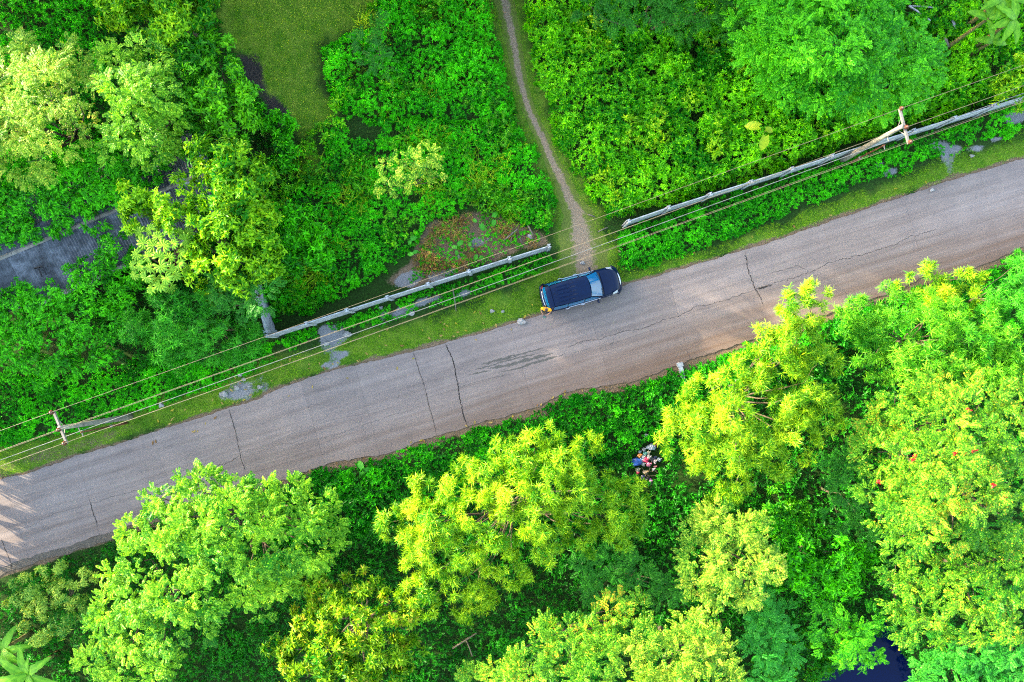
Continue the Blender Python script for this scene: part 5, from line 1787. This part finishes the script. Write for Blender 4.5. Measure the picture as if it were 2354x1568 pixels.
# ------------------------------------------------------------------ the person with the remote control
def skin_body(name, verts, edges, radii, mat, parent, loc=(0, 0, 0), sub=2, rootv=0):
    me = bpy.data.meshes.new(name)
    me.from_pydata(verts, edges, [])
    o = link(name, me, mat, parent)
    o.location = loc
    m = o.modifiers.new('skin', 'SKIN')
    m.use_smooth_shade = True
    lay = me.skin_vertices[0] if me.skin_vertices else None
    if lay is None:
        import bmesh
        bm = bmesh.new()
        bm.from_mesh(me)
        bm.verts.layers.skin.verify()
        bm.to_mesh(me)
        bm.free()
        lay = me.skin_vertices[0]
    for i, r in enumerate(radii):
        lay.data[i].radius = r if isinstance(r, tuple) else (r, r)
        lay.data[i].use_root = i == rootv
    s = o.modifiers.new('subdivision', 'SUBSURF')
    s.levels = sub
    s.render_levels = sub
    return o


def person():
    c = P(1254, 712, 0.6)
    root = thing('person', 'person in an orange shirt standing behind the car looking down at a remote control', 'person', (c[0], c[1], ZR), None, math.radians(-12))
    # facing -y; metres above the ground
    V = [(0, 0, .95), (0, 0, 1.15), (0, .01, 1.34), (0, -.005, 1.46), (0, -.05, 1.54), (0, -.09, 1.63), (0, -.10, 1.71)]
    E = [(0, 1), (1, 2), (2, 3), (3, 4), (4, 5), (5, 6)]
    R = [(.15, .11), (.135, .10), (.15, .11), (.065, .06), (.055, .055), (.078, .095), (.06, .075)]

    def add(p, par, r):
        V.append(p)
        R.append(r)
        E.append((par, len(V) - 1))
        return len(V) - 1
    for s in (-1, 1):
        a = add((.19 * s, .0, 1.40), 2, .062)
        a = add((.27 * s, -.02, 1.24), a, .048)
        a = add((.29 * s, -.07, 1.13), a, .042)
        a = add((.20 * s, -.22, 1.12), a, .034)
        a = add((.13 * s, -.31, 1.14), a, (.030, .024))
        a = add((.105 * s, -.36, 1.15), a, (.034, .018))
        for k, (dx, dy, dz) in enumerate(((-.03, -.055, -.01), (-.012, -.065, -.02), (.006, -.06, -.03), (.02, -.05, -.035))):
            b = add((.105 * s + dx * s, -.36 + dy * .6, 1.15 + dz * .5), a, .010)
            add((.105 * s + dx * s * 1.3 - .012 * s, -.36 + dy, 1.15 + dz), b, .008)
        b = add((.08 * s, -.35, 1.175), a, .011)
        add((.055 * s, -.37, 1.185), b, .009)
        h = add((.09 * s, 0, .86), 0, (.085, .09))
        h = add((.11 * s, .0, .50), h, .058)
        h = add((.115 * s, .02, .28), h, .05)
        h = add((.12 * s, .02, .08), h, .034)
        add((.125 * s, -.10, .035), h, (.035, .03))
    skin_body('body', V, E, R, M['skin'], root)
    SV = [(0, 0, .93), (0, 0, 1.12), (0, .012, 1.34), (0, -.002, 1.43), (.19, 0, 1.41), (.275, -.02, 1.25), (-.19, 0, 1.41), (-.275, -.02, 1.25)]
    SE_ = [(0, 1), (1, 2), (2, 3), (2, 4), (4, 5), (2, 6), (6, 7)]
    skin_body('shirt', SV, SE_, [(.18, .14), (.175, .14), (.19, .15), (.10, .085), .095, .078, .095, .078], M['shirt'], root)
    HV = [(0, 0, .95), (0, 0, .88), (.095, 0, .80), (.11, 0, .52), (-.095, 0, .80), (-.11, 0, .52)]
    skin_body('shorts', HV, [(0, 1), (1, 2), (2, 3), (1, 4), (4, 5)], [(.165, .125), (.16, .125), .10, .085, .10, .085], M['shorts'], root)
    # hair cap, nose, ears, eyes
    hv, hf = blob((0, -.085, 1.70), (.082, .095, .08), 5, 0.04, 14, 9)
    link('hair', mesh('hair', hv, hf, True), M['hair'], root)
    link('nose', mesh('nose', *blob((0, -.205, 1.63), (.014, .022, .022), 2, 0.02, 8, 6), True), M['skin'], root)
    for s in (-1, 1):
        link('ear', mesh('ear', *blob((.085 * s, -.09, 1.645), (.012, .024, .034), 3, 0.05, 8, 6), True), M['skin'], root)
        link('eye', mesh('eye', *blob((.032 * s, -.185, 1.66), (.012, .008, .010), 4, 0.0, 8, 6), True), M['trim'], root)
        link('shoe', mesh('shoe', *blob((.125 * s, -.06, .045), (.052, .135, .045), 6, 0.04, 12, 8), True), M['shorts'], root)
    rc = thing('remote_control', 'dark remote control with a small screen held in both hands by the person', 'remote control', (c[0], c[1], ZR), None, math.radians(-12))
    link('casing', mesh('casing', *boxv((0, -.395, 1.165), (.20, .10, .04))), M['plastic'], rc)
    link('screen', mesh('screen', *boxv((0, -.46, 1.205), (.15, .09, .012), [(1, 0, 0), (0, .9, .43), (0, -.43, .9)])), M['screen'], rc)
    for s in (-1, 1):
        link('stick', mesh('stick', *tube([(.055 * s, -.38, 1.18), (.055 * s, -.38, 1.21)], .008, 6)), M['chrome'], rc)
        link('antenna', mesh('antenna', *tube([(.07 * s, -.44, 1.17), (.085 * s, -.52, 1.2)], .01, 6)), M['plastic'], rc)


person()

# ------------------------------------------------------------------ rubbish heap by the yellow bamboo
def bagmat(name, col):
    if name not in M:
        M[name] = plain(name, [c * 1.1 for c in col], 0.35, 0, var=0.3, scale=14, bump=0.4, spec=0.6)
    return M[name]


def zp(x, y):
    return ((2480 + x * 240 / 896) / 1.7407, (1720 + y * 240 / 896) / 1.7407)


BAGS = [  # zoom x, y, half sizes px, colour, label, knot
    (375, 445, 46, 38, 'magenta', (0.60, 0.02, 0.10), 'shiny deep pink rubbish bag in the middle of the heap'),
    (422, 508, 38, 36, 'pink', (0.62, 0.16, 0.28), 'round pale pink rubbish bag just below the deep pink one'),
    (287, 380, 32, 34, 'orange', (0.55, 0.20, 0.02), 'orange rubbish bag at the upper left of the heap'),
    (370, 350, 30, 28, 'teal', (0.04, 0.30, 0.24), 'teal rubbish bag above the deep pink one'),
    (420, 340, 26, 32, 'cream', (0.62, 0.55, 0.35), 'cream printed rubbish bag beside the teal one'),
    (465, 255, 56, 44, 'palegrey', (0.50, 0.55, 0.62), 'large pale grey plastic bag at the top of the heap'),
    (405, 258, 24, 26, 'palegrey', (0.50, 0.55, 0.62), 'small pale grey bag beside the large one at the top of the heap'),
    (530, 215, 18, 34, 'red', (0.50, 0.03, 0.01), 'red rubbish bag under the edge of the yellow bamboo'),
    (340, 400, 28, 28, 'white', (0.66, 0.66, 0.66), 'white bag squeezed between the orange and deep pink bags'),
    (425, 400, 36, 34, 'dullwhite', (0.45, 0.44, 0.42), 'dull white bag right of the white one, above the deep pink bag'),
    (472, 440, 26, 36, 'black', (0.02, 0.022, 0.03), 'black rubbish bag right of the deep pink one'),
    (515, 465, 26, 36, 'blush', (0.60, 0.45, 0.46), 'blush white bag at the right of the heap'),
    (575, 440, 30, 26, 'bluegrey', (0.40, 0.48, 0.55), 'blue-grey bag lying apart at the right end of the heap'),
    (515, 410, 20, 22, 'navy', (0.02, 0.03, 0.10), 'small navy bag above the blush white one'),
    (310, 450, 26, 40, 'skyblue', (0.25, 0.40, 0.62), 'light blue bag at the right end of the big blue sack'),
    (345, 510, 26, 30, 'dullwhite', (0.45, 0.44, 0.42), 'greyish bag below the light blue one'),
    (515, 545, 20, 18, 'rose', (0.58, 0.20, 0.24), 'small rose bag at the lower right of the heap'),
    (490, 585, 20, 18, 'white', (0.66, 0.66, 0.66), 'small white bag next to the rose one'),
    (262, 590, 32, 34, 'khaki', (0.22, 0.24, 0.18), 'khaki bag at the lower left below the big blue sack'),
    (260, 635, 18, 28, 'magenta', (0.60, 0.02, 0.10), 'thin crimson bag at the lower left of the heap'),
    (375, 625, 40, 30, 'tan', (0.45, 0.33, 0.18), 'flattened tan sack among the dry sticks'),
    (395, 725, 28, 30, 'black', (0.02, 0.022, 0.03), 'black bag below the tan sack'),
    (335, 700, 26, 34, 'navy', (0.02, 0.03, 0.10), 'dark navy bag left of the lower black one'),
    (452, 765, 26, 44, 'violet', (0.55, 0.10, 0.45), 'violet tied bag lying lowest in the heap'),
    (385, 78, 30, 22, 'white', (0.66, 0.66, 0.66), 'crumpled white bag alone on the grass above the heap'),
    (290, 325, 18, 20, 'bluegrey', (0.40, 0.48, 0.55), 'small blue-grey bag above the orange one'),
    (350, 290, 24, 30, 'dullwhite', (0.45, 0.44, 0.42), 'grey-white bag left of the pale grey ones at the top'),
]
for k, (x, y, hx, hy, cn, col, lab) in enumerate(BAGS):
    px, py = zp(x, y)
    kx = 240 / 896 / 1.7407 * H / FP
    r = (hx * kx * 1.05, hy * kx * 1.05, min(hx, hy) * kx * 0.85)
    c = P(px, py, r[2] * 0.9)
    root = thing('rubbish_bag', lab, 'bag', (c[0], c[1], 0), 'bags of the rubbish heap')
    v, f = blob((c[0], c[1], r[2] * 0.9 + 0.12), r, 900 + k, 0.22, 14, 9)
    part('sack', v, f, bagmat(cn + '_plastic', col), root, False)
    t = c + np.array([r[0] * 0.5, r[1] * 0.3, r[2] * 0.75 + 0.12])
    part('knot', *tube([t, t + np.array([.03, .02, .05]), t + np.array([.06, .05, .06])], [.03, .015, .035], 6), bagmat(cn + '_plastic', col), root)
# the big blue sack: a long crinkled body
pb = [P(*zp(x, y), 0.22) for x, y in ((150, 505), (200, 490), (250, 475), (300, 462))]
root = thing('blue_sack', 'long shiny blue plastic sack at the left of the rubbish heap', 'bag', (*pb[1][:2], 0), 'bags of the rubbish heap')
v, f = tube(np.array(pb), [0.12, 0.22, 0.24, 0.16], 12)
v = v + np.random.default_rng(2).normal(size=v.shape) * 0.03
part('sack', v, f, bagmat('blue_plastic', (0.01, 0.09, 0.45)), root)
part('knot', *tube([pb[0], pb[0] + np.array([-.10, -.02, .02])], [.05, .09], 8), bagmat('blue_plastic', (0.01, 0.09, 0.45)), root)
for k, (x0, y0, x1, y1) in enumerate([(320, 560, 440, 700), (440, 620, 540, 610), (400, 690, 590, 680), (420, 640, 450, 560), (350, 600, 400, 740), (430, 560, 560, 640)]):
    a, b = P(*zp(x0, y0), .10), P(*zp(x1, y1), .16)
    tag(part('dry_stick', *tube([a, (a + b) / 2 + [0, 0, .03], b], .018, 5), M['straw'] if False else M['twig']), 'dry tan stick lying among the rubbish bags', 'stick', 'dry sticks in the rubbish heap')

# ------------------------------------------------------------------ sticks, boards, stones, fallen leaves
def stick(name, lab, cat, a, b, z0, z1, r, mat, group=None):
    pa, pb_ = P(*a, z0), P(*b, z1)
    m = (pa + pb_) / 2 + np.array([0.02, 0.02, 0.01])
    return tag(part(name, *tube([pa, m, pb_], [r, r * .9, r * .7], 6), M[mat], None, True), lab, cat, group)


stick('thin_pole', 'thin bare pole lying across the verge in front of the left-hand fence', 'pole', (1040, 662), (1048, 716), .35, .08, .035, 'wood')
stick('wooden_board', 'grey board lying near the end of the left-hand fence', 'board', (1213, 519), (1228, 549), .25, .12, .05, 'wood')
stick('wooden_board', 'slanting grey board crossing another in the dry straw', 'board', (1158, 553), (1190, 526), .25, .25, .055, 'wood')
stick('wooden_board', 'steep grey board crossing under the slanting one in the straw', 'board', (1178, 526), (1173, 560), .16, .16, .05, 'wood')
stick('wooden_board', 'short thin board right of the crossed boards', 'board', (1190, 542), (1200, 562), .16, .1, .035, 'wood')
stick('wooden_board', 'upright-looking thin lath between the crossed boards and the fence end', 'board', (1211, 540), (1212, 556), .16, .1, .025, 'wood')
stick('broken_branch', 'pale broken branch on the footpath just above the wires', 'branch', (1350, 493), (1367, 499), .08, .08, .04, 'wood')
stick('broken_branch', 'short pale branch on the right edge of the footpath', 'branch', (1374, 533), (1396, 523), .1, .1, .04, 'wood')
stick('broken_branch', 'thin stick in the grass in front of the car', 'branch', (1421, 576), (1436, 588), .08, .08, .03, 'wood')
stick('bare_pole', 'pale pole leaning in the scrub below the top right corner', 'pole', (2088, 14), (2138, 48), 1.5, 1.5, .06, 'crete')
stick('bare_pole', 'second pale pole crossing near the top right banana plants', 'pole', (2090, 14), (2145, 18), 1.45, 1.45, .05, 'crete')
stick('split_log', 'pale split log below the banana plants', 'log', (2166, 78), (2180, 108), 1.2, 1.2, .09, 'wood')
stick('split_log', 'pale slab of wood right of the split log', 'log', (2187, 46), (2196, 68), 1.2, 1.2, .09, 'crete')
stick('dead_banana_stalk', 'dry pale banana stalk lying below the banana plants', 'stalk', (2200, 112), (2232, 90), 1.1, 1.1, .09, 'straw' if False else 'wood')
stick('dead_banana_stalk', 'second dry banana stalk crossing the first', 'stalk', (2205, 105), (2240, 100), 1.25, 1.25, .07, 'wood')
stick('dead_branch', 'forked bare branch in the shade below the middle bamboo', 'branch', (1040, 1490), (1095, 1455), 1.3, 1.5, .05, 'twig')
stick('dead_branch', 'thin side branch beside the forked bare branch', 'branch', (1070, 1470), (1085, 1508), 1.45, 1.35, .035, 'twig')

# concrete drain wall at the near edge of the road
a, b = P(1563, 842, .12), P(1573, 888, .02)
d = (b - a) / np.linalg.norm(b - a)
e = np.cross(ZU, d)
e /= np.linalg.norm(e)
dr = thing('drain_wall', 'short pale concrete drain wall at the near edge of the road', 'drain wall', ((a[0] + b[0]) / 2, (a[1] + b[1]) / 2, 0))
part('coping', *boxv((a + b) / 2 + ZU * 0.02, (np.linalg.norm(b - a), 0.24, 0.22), [d, e, np.cross(d, e)]), M['crete'], dr)
part('end_block', *boxv(a + ZU * 0.02 - d * 0.10, (0.22, 0.34, 0.26), [d, e, np.cross(d, e)]), M['crete'], dr)

# rubble pieces
STONES = [(552, 862, .14, 'pale lump of rubble at the top of the stony patch by the road'), (560, 872, .12, 'brownish lump of rubble below the topmost one'), (545, 892, .16, 'orange-tinged stone at the left of the stony patch'),
          (572, 888, .10, 'small dark stone inside the stony patch'), (515, 905, .22, 'pale flat stone at the lower left of the stony patch'), (598, 890, .16, 'reddish stone at the right end of the stony patch'),
          (799, 768, .22, 'white crumpled sheet on the ash patch beside the wires'), (750, 790, .16, 'pale stone at the lower edge of the ash patch'), (946, 720, .18, 'white crumpled paper right of the ash patch'),
          (875, 708, .12, 'small white scrap left of the crumpled paper'), (1131, 715, .14, 'grey crumpled scrap below the lying pole'), (1155, 716, .10, 'pinkish scrap right of the grey one'),
          (372, 931, .16, 'white crumpled paper on the verge beside the left pole'), (1338, 605, .14, 'pale stone on the footpath beside the wires'), (1218, 544, .2, 'pale stump at the end of the left-hand fence'),
          (2141, 437, .13, 'pale scrap on the road edge at the right'), (1198, 740, .24, 'flat chip of broken concrete at the road edge behind the person'), (2233, 359, .12, 'pinkish scrap in the roadside grass at the far right')]
for k, (px, py, r, lab) in enumerate(STONES):
    p = P(px, py, 0.05)
    v, f = blob((p[0], p[1], r * 0.35 + 0.03), (r, r * .75, r * .5), 40 + k, 0.45, 9, 6)
    tag(part('stone' if ('stone' in lab or 'lump' in lab or 'chip' in lab or 'stump' in lab) else 'scrap', v, f, M['stone']), lab, 'stone' if ('stone' in lab or 'lump' in lab or 'chip' in lab or 'stump' in lab) else 'scrap')

LC = {'tan': leaf_mat('tan_fallen_leaf', (0.20, 0.12, 0.06), (0.28, 0.19, 0.11), 0.1), 'yellow': leaf_mat('yellow_fallen_leaf', (0.22, 0.16, 0.02), (0.30, 0.24, 0.04), 0.1), 'brown': leaf_mat('brown_fallen_leaf', (0.11, 0.05, 0.03), (0.2, 0.1, 0.06), 0.1)}
LM = {}
g = np.random.default_rng(77)
for cn in LC:
    v = [(-.10, 0, 0), (-.03, .042, .012), (.05, .034, .02), (.11, 0, .008), (.05, -.034, .016), (-.03, -.042, .01), (0, 0, .004)]
    me = mesh('fallen_leaf', v, [(0, 6, 1), (1, 6, 2), (2, 6, 3), (3, 6, 4), (4, 6, 5), (5, 6, 0)])
    at = me.attributes.new('tone', 'FLOAT', 'POINT')
    at.data.foreach_set('value', np.array(g.random(7), np.float32))
    me.materials.append(LC[cn])
    LM[cn] = me
spots = []
nv = along(N_w, PX([(330, 1000)])[0], PX([(1240, 725)])[0], 400)
for k in range(62):
    q = nv[g.integers(0, 400)]
    o = abs(g.normal()) * 0.9 + 0.12
    spots.append((q[0] - 0.29 * o + 0.0, q[1] + 0.957 * o, 0.10))
for k in range(14):
    q = nv[g.integers(0, 400)]
    spots.append((q[0] + 0.1, q[1] - 0.25 - 0.5 * g.random(), ZR + 0.01))
sv = along(S_w, PX([(640, 1108)])[0], PX([(1500, 860)])[0], 400)
for k in range(26):
    q = sv[g.integers(0, 400)]
    o = g.normal() * 0.15 - 0.08
    spots.append((q[0], q[1] + o, max(ZR, 0.05) + 0.015))
nvr = along(N_w, PX([(1450, 650)])[0], PX([(2353, 365)])[0], 300)
for k in range(10):
    q = nvr[g.integers(0, 300)]
    spots.append((q[0], q[1] + abs(g.normal()) * 0.5 + .05, 0.09))
for k, s in enumerate(spots):
    cn = ('tan', 'tan', 'yellow', 'brown')[int(g.integers(0, 4))]
    o = bpy.data.objects.new('fallen_leaf', LM[cn])
    COL.objects.link(o)
    o.location = s
    o.rotation_euler = (g.normal() * .2, g.normal() * .2, g.random() * 6.28)
    kk = 0.7 + 0.6 * g.random()
    o.scale = (kk, kk, kk)
    tag(o, {'tan': 'pale tan dry leaf fallen beside the road', 'yellow': 'yellow leaf fallen beside the road', 'brown': 'dark brown dry leaf fallen beside the road'}[cn], 'leaf', cn + ' leaves fallen beside the road')

print('leaf quads', NQ[0])
